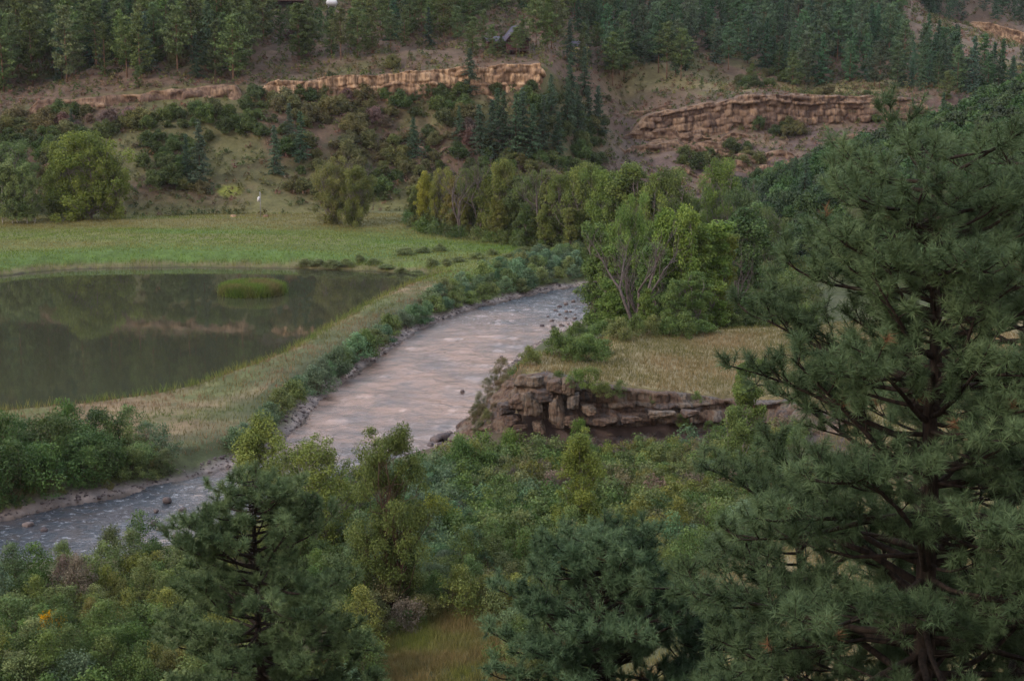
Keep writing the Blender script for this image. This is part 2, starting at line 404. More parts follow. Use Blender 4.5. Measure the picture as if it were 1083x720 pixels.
# hill
hs_ = sstep(L_FOOT-0.05, L_FOOT+0.25, lay)
hl = lerp(np.broadcast_to(olive, c.shape), np.broadcast_to(soil, c.shape), sstep(-0.25, 0.25, n1+0.3*n2))
hl = lerp(hl, np.broadcast_to(scrub, c.shape), sstep(0.25, 0.5, n2+0.5*n1)*0.5)
rgt = sstep(600, 680, apx)*(1-sstep(L_CT, L_BE, lay))
hl = lerp(hl, lerp(np.broadcast_to(scree, c.shape), np.broadcast_to(C(0.16,0.115,0.08), c.shape), sstep(0, 0.5, n2+.4*fbm(Xg/20, z*0.8, 15, 3))), rgt)
tops = sstep(L_CT-0.1, L_CT+0.2, lay)
hl = lerp(hl, lerp(np.broadcast_to(C(0.112,0.076,0.054), c.shape), np.broadcast_to(olive, c.shape), sstep(0.15, 0.6, n1)), tops)
bench = sstep(620, 680, apx)*sstep(L_CT+.3, L_CT+.8, lay)*sstep(L_BE+0.15, L_BE, lay); hl = lerp(hl, np.broadcast_to(C(0.19,0.165,0.075), c.shape), bench*0.8)
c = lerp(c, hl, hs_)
c = lerp(c, np.broadcast_to(C(0.055,0.065,0.03), c.shape), spm)
# yellow-green patch and pale track at the hill foot
yp = np.exp(-(((apx-243)/16)**2+((apy-202)/7)**2)); c = lerp(c, np.broadcast_to(C(0.17,0.18,0.04), c.shape), sstep(.3, .7, yp+n2*.15)*(lay > 8.8)*(lay < 10))
# shores
bsl = (Xg > -9)*(Xg < 12)*(Yg > 108)*(Yg < 150)*sstep(0, 1, dr)
c = lerp(c, lerp(np.broadcast_to(C(0.085,0.065,0.04), c.shape), np.broadcast_to(C(0.07,0.08,0.03), c.shape), sstep(-.2,.3,n2)), bsl*sstep(7,5,dr)*(dt > 0))
rv = sstep(1.7, 0.6, dr+n2*0.8)*(1-bsl); c = lerp(c, lerp(np.broadcast_to(gravel, c.shape), np.broadcast_to(C(0.26,0.21,0.19), c.shape), sstep(-.2, .4, n4)), rv)
c = lerp(c, np.broadcast_to(mud, c.shape), sstep(0.3, -0.3, dr))
c = lerp(c, np.broadcast_to(C(0.13,0.115,0.055), c.shape), sstep(2.5, 0.8, dp+n2)*sstep(-.2,.4,dp)); c = lerp(c, np.broadcast_to(mud*0.8, c.shape), sstep(0.3, -0.2, dp))
c = lerp(c, np.broadcast_to(C(0.12,0.12,0.05), c.shape), sstep(0.2, -0.3, di))
c = c*(1+0.18*n4[..., None]+0.12*n2[..., None])
m, t, p = newmat('ground'); at = N(t, 'ShaderNodeAttribute'); at.attribute_name = 'col'
tc = t.nodes.new('ShaderNodeTexCoord'); na_ = noise(t, 1.7, 8, tc.outputs['Object'], 0.7)
nb_ = noise(t, 0.35, 7, tc.outputs['Object'], 0.75)
t.links.new(value_shift(t, value_shift(t, at.outputs['Color'], na_, 0.45, 1.6), mapr(t, nb_, .3, .7, 0, 1), 0.62, 1.3), p.inputs['Base Color']); bump(t, p, na_, 0.6, 0.25)
V = np.stack([Xg, Yg, z], -1).reshape(-1, 3)
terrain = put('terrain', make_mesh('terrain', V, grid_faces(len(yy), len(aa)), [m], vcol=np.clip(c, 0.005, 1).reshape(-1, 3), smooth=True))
tag(terrain, kind='structure')

# ------------------------------------------------------------------ water
def sheet(name, poly_bounds, z, step, m, attrs=None):
    x0, x1, y0, y1 = poly_bounds
    xs = np.arange(x0, x1+step, step); ys = np.arange(y0, y1+step, step)
    Y, X = np.meshgrid(ys, xs, indexing='ij'); v = np.stack([X, Y, np.full_like(X, z)], -1).reshape(-1, 3)
    va = attrs(X, Y) if attrs else None
    return X, Y, v, grid_faces(len(ys), len(xs)), va
# pond
m, t, p = newmat('pond_water'); p.inputs['Base Color'].default_value = (0.040, 0.042, 0.026, 1); p.inputs['Roughness'].default_value = 0.012
p.inputs['IOR'].default_value = 1.5; p.inputs['Specular IOR Level'].default_value = 1.0
tc = t.nodes.new('ShaderNodeTexCoord'); n = noise(t, 1.3, 3, tc.outputs['Object']); bump(t, p, n, 0.05, 0.03)
px_, py_ = zip(*POND); X, Y, v, f, _ = sheet('pond', (min(px_)-1, max(px_)+1, min(py_)-1, max(py_)+1), POND_Z, 2.0, m)
keep = (sdist(v[f].mean(1)[:, 0], v[f].mean(1)[:, 1], POND) < 3.0)
pond = put('pond_water', make_mesh('pond_water', v, f[keep], [m])); tag(pond, kind='structure')
# river
m, t, p = newmat('river_water'); p.inputs['IOR'].default_value = 1.33; p.inputs['Specular IOR Level'].default_value = 1.0
tc = t.nodes.new('ShaderNodeTexCoord'); mp = t.nodes.new('ShaderNodeMapping'); mp.inputs['Scale'].default_value = (0.7, 1.15, 1)
t.links.new(tc.outputs['Object'], mp.inputs[0])
ra = N(t, 'ShaderNodeAttribute'); ra.attribute_name = 'rapid'
nf = noise(t, 2.6, 8, mp.outputs[0], 0.68)
foam = t.nodes.new('ShaderNodeMath'); foam.operation = 'MULTIPLY'; t.links.new(mapr(t, nf, 0.55, 0.72, 0, 0.8), foam.inputs[0]); t.links.new(ra.outputs['Fac'], foam.inputs[1])
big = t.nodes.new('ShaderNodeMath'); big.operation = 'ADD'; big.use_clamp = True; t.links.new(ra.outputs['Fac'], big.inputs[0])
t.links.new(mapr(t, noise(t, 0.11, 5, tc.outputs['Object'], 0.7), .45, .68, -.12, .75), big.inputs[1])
sky_tint = mixc(t, big.outputs[0], (0.225, 0.135, 0.10), (0.034, 0.042, 0.056))  # silty water with pink and bluish sky reflection painted into its base colour
mp2 = t.nodes.new('ShaderNodeMapping'); mp2.inputs['Scale'].default_value = (0.42, 0.9, 1); mp2.inputs['Rotation'].default_value = (0, 0, R(-12))
dn = t.nodes.new('ShaderNodeTexNoise'); dn.inputs['Scale'].default_value = 0.35; dn.inputs['Detail'].default_value = 3; t.links.new(tc.outputs['Object'], dn.inputs['Vector'])
dv = t.nodes.new('ShaderNodeVectorMath'); dv.operation = 'MULTIPLY_ADD'; t.links.new(dn.outputs['Color'], dv.inputs[0]); dv.inputs[1].default_value = (3.5, 3.5, 0); t.links.new(tc.outputs['Object'], dv.inputs[2])
t.links.new(dv.outputs[0], mp2.inputs[0])
sky_tint = mixc(t, mapr(t, noise(t, 1.0, 7, mp2.outputs[0], .65), .48, .66, 0, .8), sky_tint, (0.05, 0.040, 0.036))  # dark ripple streaks between the reflections, painted into the same colour
t.links.new(mixc(t, foam.outputs[0], sky_tint, (0.36, 0.38, 0.43)), p.inputs['Base Color'])
t.links.new(mapr(t, foam.outputs[0], 0, 1, 0.12, 0.6), p.inputs['Roughness'])
b = t.nodes.new('ShaderNodeBump'); t.links.new(noise(t, 4.0, 5, mp.outputs[0], 0.6), b.inputs['Height']); t.links.new(mapr(t, ra.outputs['Fac'], 0, 1, 0.5, 0.9), b.inputs['Strength'])
b.inputs['Distance'].default_value = 0.22; t.links.new(b.outputs[0], p.inputs['Normal'])
px_, py_ = zip(*RIVER); ext = (max(min(px_), -130), min(max(px_), 120), 78, 262)
X, Y, v, f, _ = sheet('river', ext, RIVER_Z, 0.35, m)
cen = v[f].mean(1); keep = sdist(cen[:, 0], cen[:, 1], RIVER) < 2.2
f = f[keep]; used, inv = np.unique(f, return_inverse=True); f = inv.reshape(f.shape); v = v[used]
qx, qy = proj(v[:, 0], v[:, 1], v[:, 2])
qyw = qy+fbm(v[:, 0]/9, v[:, 1]/5, 317, 4)*26; rap = np.clip(sstep(372, 310, qyw)*0.9 + sstep(455, 512, qyw)*0.9 + 0.12, 0, 1)
amp = 0.10+0.13*rap
wx = v[:, 0]+fbm(v[:, 0]/7, v[:, 1]/7, 311, 3)*4; wy = v[:, 1]+v[:, 0]*.2+fbm(v[:, 0]/6, v[:, 1]/6, 313, 3)*3
wv = fbm(wx/3.2, wy/1.5, 307, 3)*0.17*(1-rap*.6) + fbm(v[:, 0]/1.8, v[:, 1]/0.85, 301, 4)*amp + fbm(v[:, 0]/6, v[:, 1]/3, 303, 3)*0.10
v[:, 2] += wv
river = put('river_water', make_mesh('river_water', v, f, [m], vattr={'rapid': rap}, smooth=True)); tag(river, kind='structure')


# ------------------------------------------------------------------ rock faces
def rock_face(path, z0, z1, outn, step, hstep, lay_t, block_w, amp, seed, batter, topin=1.6, jt=0.6, rough=0.9, dark_under=None):
    """a bedded, jointed rock face that follows path; z0/z1 per path point; outn = outward unit normals; returns verts, faces, colours"""
    rng = np.random.RandomState(seed)
    P = np.asarray(path, float); seg = np.r_[0, np.cumsum(np.hypot(*np.diff(P, axis=0).T))]
    S = np.arange(0, seg[-1], step)
    X = np.interp(S, seg, P[:, 0]); Y = np.interp(S, seg, P[:, 1]); Z0 = np.interp(S, seg, z0); Z1 = np.interp(S, seg, z1)
    nx = np.interp(S, seg, np.asarray(outn)[:, 0]); ny = np.interp(S, seg, np.asarray(outn)[:, 1])
    Z1 = Z1 + fbm(S/4.0, S*0, seed+5, 3)*amp*0.9 + (h2(np.floor(S/block_w[1]), S*0, seed)-0.5)*amp*0.7
    hm = float((Z1-Z0).max()); nh = max(6, int(hm/hstep))
    T = np.linspace(0, 1, nh)
    hgt = (Z1-Z0)[None, :]*T[:, None]                     # rows by height
    Sg = np.broadcast_to(S[None, :], hgt.shape)
    hb = hgt + fbm(Sg/9, hgt*0, seed+11, 3)*lay_t[1]*0.8      # undulating beds
    bounds = np.cumsum(rng.uniform(lay_t[0], lay_t[1], 200)); k = np.searchsorted(bounds, hb.clip(0))
    disp = np.zeros_like(hgt); shade = np.zeros_like(hgt); joint = np.zeros_like(hgt)
    lay_off = rng.uniform(-1, 1, 201)*amp*0.6
    for L in np.unique(k):
        mk = k == L
        wd = np.cumsum(rng.uniform(block_w[0], block_w[1], int(seg[-1]/block_w[0])+8))
        sw = Sg + fbm(Sg/1.5, hgt/1.5, seed+int(L), 2)*0.25*block_w[0]
        j = np.searchsorted(wd, sw); bo = rng.uniform(-1, 1, len(wd)+2)*amp; bc = rng.uniform(0, 1, len(wd)+2)
        lo = np.r_[0, wd]; dd = np.minimum(np.abs(sw-lo[np.minimum(j, len(lo)-1)]), np.abs(lo[np.minimum(j+1, len(lo)-1)]-sw))
        disp = np.where(mk, bo[j]+lay_off[L], disp); shade = np.where(mk, bc[j], shade); joint = np.where(mk, np.exp(-(dd/(step*1.1))**2), joint)
    bl = np.r_[0, bounds]; ed = np.minimum(np.abs(hb-bl[k]), np.abs(bl[np.minimum(k+1, 200)]-hb))
    disp = disp - joint*amp*jt - np.exp(-(ed/(hstep*0.9))**2)*amp*jt*0.8
    disp = disp + fbm(Sg/(amp*3), hgt/(amp*3), seed+21, 4)*amp*rough + fbm(Sg/(amp*9), hgt/(amp*5), seed+25, 3)*amp*rough*1.4
    inset = batter(T)[:, None]*np.ones_like(hgt)
    if callable(dark_under): inset = inset + dark_under(hgt, Sg)
    D = disp - inset
    VX = X[None]+nx[None]*D; VY = Y[None]+ny[None]*D; VZ = Z0[None]+hgt
    V = [np.stack([VX, VY, VZ], -1)]
    tx, ty = VX[-1], VY[-1]                                  # cap: back and down
    for q, dn in ((0.35, 0.02), (1.0, -0.12)):
        V.append(np.stack([tx-nx*topin*q, ty-ny*topin*q, Z1+dn+(fbm(S/2, S*0+q*9, seed+31, 2)*0.15)], -1)[None])
    V.append(np.stack([tx-nx*topin*1.2, ty-ny*topin*1.2, Z1-1.2], -1)[None])
    V = np.concatenate(V, 0)
    sh = np.concatenate([shade, np.repeat(shade[-1:], 3, 0)], 0)
    hh = np.concatenate([T[:, None]*np.ones_like(hgt), np.ones((3, len(S)))], 0)
    return V.reshape(-1, 3), grid_faces(V.shape[0], V.shape[1])[:, ::-1], sh.ravel(), hh.ravel(), Sg

def rock_mat(name, ramp_cols, scale, streak=0.5):
    m, t, p = newmat(name); p.inputs['Roughness'].default_value = 0.9
    a = N(t, 'ShaderNodeAttribute'); a.attribute_name = 'block'
    tc = t.nodes.new('ShaderNodeTexCoord')
    n = noise(t, scale, 7, tc.outputs['Object'], 0.65)
    mp = t.nodes.new('ShaderNodeMapping'); mp.inputs['Scale'].default_value = (1.6, 1.6, 0.25); t.links.new(tc.outputs['Object'], mp.inputs[0])
    ns = noise(t, scale*1.3, 5, mp.outputs[0])
    ad = t.nodes.new('ShaderNodeMath'); ad.operation = 'MULTIPLY_ADD'; t.links.new(a.outputs['Fac'], ad.inputs[0]); ad.inputs[1].default_value = 0.55
    t.links.new(mapr(t, n, 0.3, 0.7, 0.0, 0.45), ad.inputs[2])
    r = t.nodes.new('ShaderNodeValToRGB'); el = r.color_ramp.elements
    el[0].position = 0; el[0].color = (*ramp_cols[0], 1); el[1].position = 1; el[1].color = (*ramp_cols[-1], 1)
    for i, cc in enumerate(ramp_cols[1:-1]): e = el.new((i+1)/(len(ramp_cols)-1)); e.color = (*cc, 1)
    t.links.new(ad.outputs[0], r.inputs[0])
    cc = mixc(t, mapr(t, ns, 0.45, 0.62, 0, streak+.15), r.outputs[0], tuple(v*0.45 for v in ramp_cols[0]))
    t.links.new(cc, p.inputs['Base Color']); bump(t, p, n, 0.8, 0.12)
    return m
M_SAND = rock_mat('sandstone', [(0.10,0.065,0.045), (0.24,0.155,0.10), (0.40,0.27,0.17), (0.52,0.37,0.24)], 0.9)
M_SAND2 = rock_mat('sandstone_red', [(0.085,0.055,0.045), (0.15,0.10,0.075), (0.23,0.155,0.105), (0.34,0.235,0.15)], 0.8)
M_BLUFF = rock_mat('lichen_rock', [(0.039, 0.033, 0.034), (0.083, 0.072, 0.071), (0.109, 0.07, 0.051), (0.143, 0.107, 0.08), (0.122, 0.109, 0.1), (0.076, 0.069, 0.066)], 2.2)
M_STONE = rock_mat('river_stone', [(0.045,0.04,0.05), (0.09,0.075,0.08), (0.16,0.13,0.125), (0.24,0.20,0.19)], 3.0, 0.2)
def normals(P, side=-1):
    t = np.gradient(np.asarray(P, float), axis=0); n = np.stack([t[:, 1], -t[:, 0]], 1); n /= np.linalg.norm(n, axis=1)[:, None]+1e-9
    return n
# cliffs of the valley side
def cliff(pxs, cby, dz0, dz1, step, hstep, lt, bw, amp, seed, name, label, mat, shift=1.4):
    P = []; z0 = []; z1 = []
    for q in np.arange(pxs[0], pxs[1]+1, 4.0):
        a = (q-CX)/F/1.01
        Yb = np.interp(a, ca, [cols[c_][cby[0]][0] for c_ in cpx]); Yt = np.interp(a, ca, [cols[c_][cby[1]][0] for c_ in cpx])
        x = a*Yb; w_ = fbm(np.array([x/14]), np.array([0.]), seed, 3)[0]*1.2
        x = a*(Yb-shift+w_); P.append((x, Yb-shift+w_)); z0.append(np.interp(a, ca, [cols[c_][cby[0]][1] for c_ in cpx])+dz0)
        z1.append(np.interp(a, ca, [cols[c_][cby[1]][1] for c_ in cpx])+dz1)
    P = np.array(P); z0 = np.array(z0); z1 = np.array(z1); n = normals(P)
    n = np.where(n[:, 1:2] > 0, -n, n)
    e = np.minimum(sstep(0, 1, np.arange(len(P))/6.0), sstep(0, 1, (len(P)-1-np.arange(len(P)))/3.0))
    z1 = z0+(z1-z0)*(0.35+0.65*e)
    v, f, sh, hh, _ = rock_face(P, z0, z1, n, step, hstep, lt, bw, amp, seed, lambda T: T*0.9, topin=4.0)
    o = put(name, make_mesh(name, v, f, [mat], vattr={'block': sh}, smooth=False)); tag(o, label, 'cliff', kind='structure'); return o
cliff((262, 586), ('cb', 'ct'), -2.6, 0.35, 0.30, 0.25, (0.5, 2.2), (0.7, 2.4), 0.55, 5, 'sandstone_cliff', 'long pale ochre sandstone cliff below the cabin', M_SAND)
cliff((20, 262), ('cb', 'ct'), -1.0, 0.7, 0.5, 0.35, (0.6, 1.6), (1.0, 4.0), 0.5, 6, 'sandstone_ledge', 'low broken brown ledge at the left end of the long cliff', M_SAND2, 1.0)
cliff((664, 990), ('cb', 'ct'), -2.0, 0.3, 0.32, 0.26, (0.5, 1.8), (0.8, 3.2), 0.6, 8, 'layered_cliff', 'long layered orange brown cliff above the scree on the right', M_SAND2)
cliff((1005, 1200), ('fb', 'ft'), 0, 0.5, 0.9, 0.6, (1.2, 3.0), (1.5, 4), 0.8, 9, 'distant_cliff', 'pale pink cliff on the far ridge in the upper right corner', M_SAND, 2.0)
# lower broken ledges of the right slope, lying on the terrain
def ledge(px0, px1, Y0, Y1, hgt_, seed, name, label):
    q = np.arange(px0, px1+1, 3.0); Yl = np.interp(q, [px0, px1], [Y0, Y1]); x = (q-CX)/F/1.01*Yl
    Yl = Yl+fbm(x/8, x*0, seed, 3)*1.2
    zb = height(x, Yl); P = np.stack([x, Yl], 1); n = normals(P); n = np.where(n[:, 1:2] > 0, -n, n)
    P = P + n*0.6
    e = np.minimum(sstep(0, 1, np.arange(len(P))/8.0), sstep(0, 1, (len(P)-1-np.arange(len(P)))/8.0))
    v, f, sh, hh, _ = rock_face(P, zb-1.2, zb+hgt_*(0.15+0.85*e)*(0.65+0.5*np.abs(fbm(x/5, x*0, seed+3, 3))*2), n, 0.42, 0.3, (0.5, 1.3), (0.8, 3.5), 0.5, seed, lambda T: T*0.9, topin=3.5)
    o = put(name, make_mesh(name, v, f, [M_SAND2], vattr={'block': sh})); tag(o, label, 'rock ledge', kind='structure')
ledge(650, 800, 341, 344, 2.4, 41, 'rock_ledge', 'upper broken ledge under the right cliff')
ledge(655, 850, 334, 336, 2.0, 42, 'rock_ledge', 'middle broken ledge on the right scree')
ledge(700, 880, 325, 327, 1.0, 43, 'rock_ledge', 'lowest pale ledge on the right scree')
ledge(655, 720, 349, 352, 1.2, 44, 'rock_ledge', 'small pale ledge below the bench pines')
ledge(670, 790, 338, 339, 1.8, 47, 'rock_ledge', 'thin ledge between the upper and middle scree ledges')
ledge(740, 860, 330, 332, 2.0, 48, 'rock_ledge', 'brown ledge low on the right scree above the lowest one')
ledge(690, 800, 320, 321, 1.0, 49, 'rock_ledge', 'ledge at the very foot of the right scree')
ledge(880, 1000, 346, 352, 1.8, 45, 'rock_ledge', 'ledge above the big pine crown')
ledge(395, 500, 301, 303, 1.2, 46, 'rock_ledge', 'short ledge hidden in the scrub of the middle slope')

# the river bluff
TF = np.array(chaikin(TFRONT, 3, False)); nb = normals(TF)
if (nb[len(nb)//2, 1]) > 0: nb = -nb
frac = np.linspace(0, 1, len(TF))
left = sstep(0.36, 0.22, frac)              # 1 on the river side
P = TF + nb*(1.5 + 3.0*left)[:, None]
top_z = zt(TF[:, 0]) - 0.05 - 0.4*left
base_z = np.full(len(TF), -0.4) - 0.7*left
def under(hg, Sg):
    u = Sg/Sg.max(); rv = 1-sstep(0.30, 0.38, u)
    prof = np.interp(hg, [0, 0.7, 1.25, 1.55, 1.8, 3.0, 7], [-1.3, -0.4, 0.45, 0.75, -0.15, -0.1, 0.3])
    slope = np.interp(hg, [0, 6.5], [-1.6, 4.6])
    sink = sstep(0.62, 0.85, u)*np.interp(hg, [0, 1, 2.4, 5], [-0.6, 0, 0.0, 1.6])
    return prof*(1-rv)+slope*rv + sink
v, f, sh, hh, Sg = rock_face(P, base_z, top_z, nb, 0.13, 0.11, (0.35, 1.1), (0.5, 2.2), 0.30, 77, lambda T: T*0.3, topin=2.2, jt=0.35, rough=1.5, dark_under=under)
bl = put('rock_bluff', make_mesh('rock_bluff', v, f, [M_BLUFF], vattr={'block': sh}))
tag(bl, 'grey and rust brown layered rock bluff with a dark undercut beside the river bend', 'rock bluff')
# a buttress of big blocks standing proud of it
def boulder_mesh(name, seed, dims, sub=4, cut=0.35, mat=None, blocky=0.6):
    import bmesh
    bm = bmesh.new(); bmesh.ops.create_icosphere(bm, subdivisions=sub, radius=1.0)
    v = np.array([q.co[:] for q in bm.verts]); fc = np.array([[q.index for q in g.verts] for g in bm.faces]); bm.free()
    mx_ = np.abs(v).max(1)[:, None]; cube = v/mx_*0.8; v = v*(1-blocky)+cube*blocky
    rng = np.random.RandomState(seed)
    for _ in range(7):
        d = rng.normal(size=3); d /= np.linalg.norm(d); h_ = rng.uniform(0.62, 0.9); s_ = v@d; v = v-np.outer(np.maximum(s_-h_, 0), d)*0.9
    r = 1+cut*0.35*fbm(v[:, 0]*1.7+seed*3.1, v[:, 1]*1.7+v[:, 2]*2.3, seed, 4)+(cut*0.4*fbm(v[:, 0]*4+v[:, 1]*3, v[:, 2]*5, seed+3, 3) if sub > 4 else 0)
    v = v*r[:, None]*np.asarray(dims)[None]/2
    return make_mesh(name, v, fc, [mat or M_STONE], vattr={'block': np.full(len(v), rng.uniform(0, 1))+fbm(v[:, 0], v[:, 2], seed, 2)*.2})
def bluff_block(px, py, dims, seed, rz=0.0, lab=None, BY=111.9):
    z_ = float(dims[2]); y = BY; x = x_at(px, BY, py); BZ = z_at(py, BY)
    o = put('rock_block', boulder_mesh('rock_block', seed, dims, 5, 0.3, M_BLUFF, 0.85), bl); o.location = (x, y, BZ); o.rotation_euler = (rng0.uniform(-.06, .06), rng0.uniform(-.06, .06), rz)
    if lab: o['label'] = lab
rng0 = random.Random(4)
for (px, py, BZ, dims, rz, lab) in [(588,434,2.6,(1.5,1.8,3.4),0.1,'tall ochre pillar block at the front of the bluff'), (570,452,1.6,(1.1,1.6,1.2),0.2,None), (604,446,1.5,(1.6,1.8,1.3),-0.1,None), (560,425,3.0,(2.4,2.0,2.4),0.15,'grey lichen covered block left of the pillar'),
                               (543,444,2.3,(1.7,1.4,1.3),0.35,None), (534,432,2.3,(1.6,1.5,1.2),0.5,None), (548,424,2.3,(1.9,1.6,1.4),0.2,None), (574,418,2.3,(1.6,1.6,1.5),0.3,None), (606,424,2.3,(1.2,1.5,1.5),0.0,None), (586,408,2.3,(1.5,1.6,1.2),0.2,None), (622,433,2.2,(1.5,1.6,0.9),0.0,None), (600,408,4.3,(1.4,1.6,1.6),0.1,None), (566,402,4.7,(1.8,1.4,0.9),0.2,None), (640,445,1.6,(2.4,1.6,0.7),0.05,None),
                               (668,444,1.5,(2.0,1.4,0.8),0,None), (700,438,1.5,(2.6,1.6,0.8),-0.05,None), (548,452,1.3,(1.8,1.4,0.9),0.2,None), (730,437,1.4,(1.8,1.4,0.7),-0.05,None)]:
    bluff_block(px, py, dims, int(px+py), rz, lab)

# stones in the river
def stone(px, py, size, lab, grp='stones standing in the river', name='river_stone', zb=RIVER_Z, flat=0.6, seed=None):
    s_ = seed or int(px*7+py); rg = random.Random(s_)
    x, y = at_z(px, py, zb)
    o = put(name, boulder_mesh(name, s_, (size*rg.uniform(.9, 1.3), size*rg.uniform(.8, 1.1), size*flat*1.3), 3, 0.4), None, (x, y, zb+size*flat*0.18))
    o.rotation_euler = (rg.uniform(-.2, .2), rg.uniform(-.2, .2), rg.uniform(0, 6)); tag(o, lab, 'stone', grp); return o
for px, py, s_, lab in [(177,530,0.75,'dark rounded stone farthest upstream in the lower river'), (193,541,0.7,'dark stone in the lower river just left of the young pine'), (193,553,0.55,'small dark stone below the two larger ones by the young pine'),
                       (163,554,0.6,'small dark stone in mid river left of the others'), (171,561,0.8,'broad dark stone nearest the near bank bushes'), (187,568,0.6,'low dark stone against the ripples beside the near bank'), (165,541,0.45,'small low stone between the ripples of the lower river'),
                       (461,466,1.0,'dark stone at the left end of the cluster below the bluff'), (469,464,1.3,'largest dark stone of the cluster below the bluff'), (475,459,0.6,'small round stone standing behind the cluster below the bluff'),
                       (480,465,0.9,'flat dark stone joining the cluster to the bluff'), (456,471,0.6,'small stone in front of the cluster below the bluff'), (466,471,0.7,'wet stone at the front of the cluster below the bluff'), (489,414,0.5,'single low stone in the pink reach near the bluff'),
                       (530,378,0.5,'single low stone in the reach above the bluff'), (30,556,0.8,'pale stone breaking the ripples at the far left'), (47,561,0.6,'small pale stone beside the far left ripples')]:
    stone(px, py, s_, lab)
rg = random.Random(8)
bar = [(593,325),(600,322),(605,330),(590,333),(598,337),(608,337),(585,340),(611,327),(603,343),(594,345),(580,335),(612,345),(575,345),(588,329),(607,319),(599,330),(583,346),(610,333)]
for i, (px, py) in enumerate(bar):
    stone(px+rg.uniform(-2, 2), py, rg.uniform(0.35, 0.75), 'small dark stone among those scattered over the shallow bar by the cottonwoods', 'stones on the shallow bar')
# gravel along both banks: countless
def scatter_stuff(name, pts, sizes, protos, mat, label=None, flat=1.0):
    rng = np.random.RandomState(len(pts)); vs = []; fs = []; sh = []; n = 0
    for i, (x, y, z_) in enumerate(pts):
        pv, pf = protos[i % len(protos)]; a = rng.uniform(0, 6.28); ca_, sa = math.cos(a), math.sin(a)
        q = pv*sizes[i]; q = np.stack([q[:, 0]*ca_-q[:, 1]*sa, q[:, 0]*sa+q[:, 1]*ca_, q[:, 2]*flat], 1)+(x, y, z_)
        vs.append(q); fs.append(pf+n); n += len(pv); sh.append(np.full(len(pv), rng.uniform(0, 1)))
    o = put(name, make_mesh(name, np.concatenate(vs), np.concatenate(fs), [mat], vattr={'block': np.concatenate(sh)})); tag(o, label, kind='stuff'); return o
def ico(sub, seed):
    import bmesh
    bm = bmesh.new(); bmesh.ops.create_icosphere(bm, subdivisions=sub, radius=0.5)
    v = np.array([q.co[:] for q in bm.verts]); fc = np.array([[q.index for q in g.verts] for g in bm.faces]); bm.free()
    rg_ = np.random.RandomState(seed); return v*(1+rg_.uniform(-.22, .22, (len(v), 1)))*rg_.uniform(.7, 1.2, 3), fc
pebs = [ico(1, i) for i in range(6)]
rng = np.random.RandomState(3)
gx = rng.uniform(-85, 30, 120000); gy = rng.uniform(82, 215, 120000)
d_ = sdist(gx, gy, RIVER); k_ = (d_ > -0.6) & (d_ < 1.5) & ~((gx > -6) & (gy < 125) & (gy > 105) & (gx < 22)) & ~((gx > -9) & (gx < 12) & (gy > 105) & (gy < 150) & (sdist(gx, gy, TERR) < 9))
gx, gy = gx[k_], gy[k_]; px_, py_ = proj(gx, gy, 0*gx); k_ = (px_ > -60) & (px_ < 720); gx, gy = gx[k_][:7000], gy[k_][:7000]
gz = height(gx, gy); gs = rng.uniform(0.08, 0.28, len(gx))*np.where(rng.rand(len(gx)) < 0.08, 1.9, 1)
scatter_stuff('gravel', np.stack([gx, gy, gz+gs*0.08], 1), gs, pebs, M_STONE, 'grey and pinkish gravel along the river edge', 0.7)

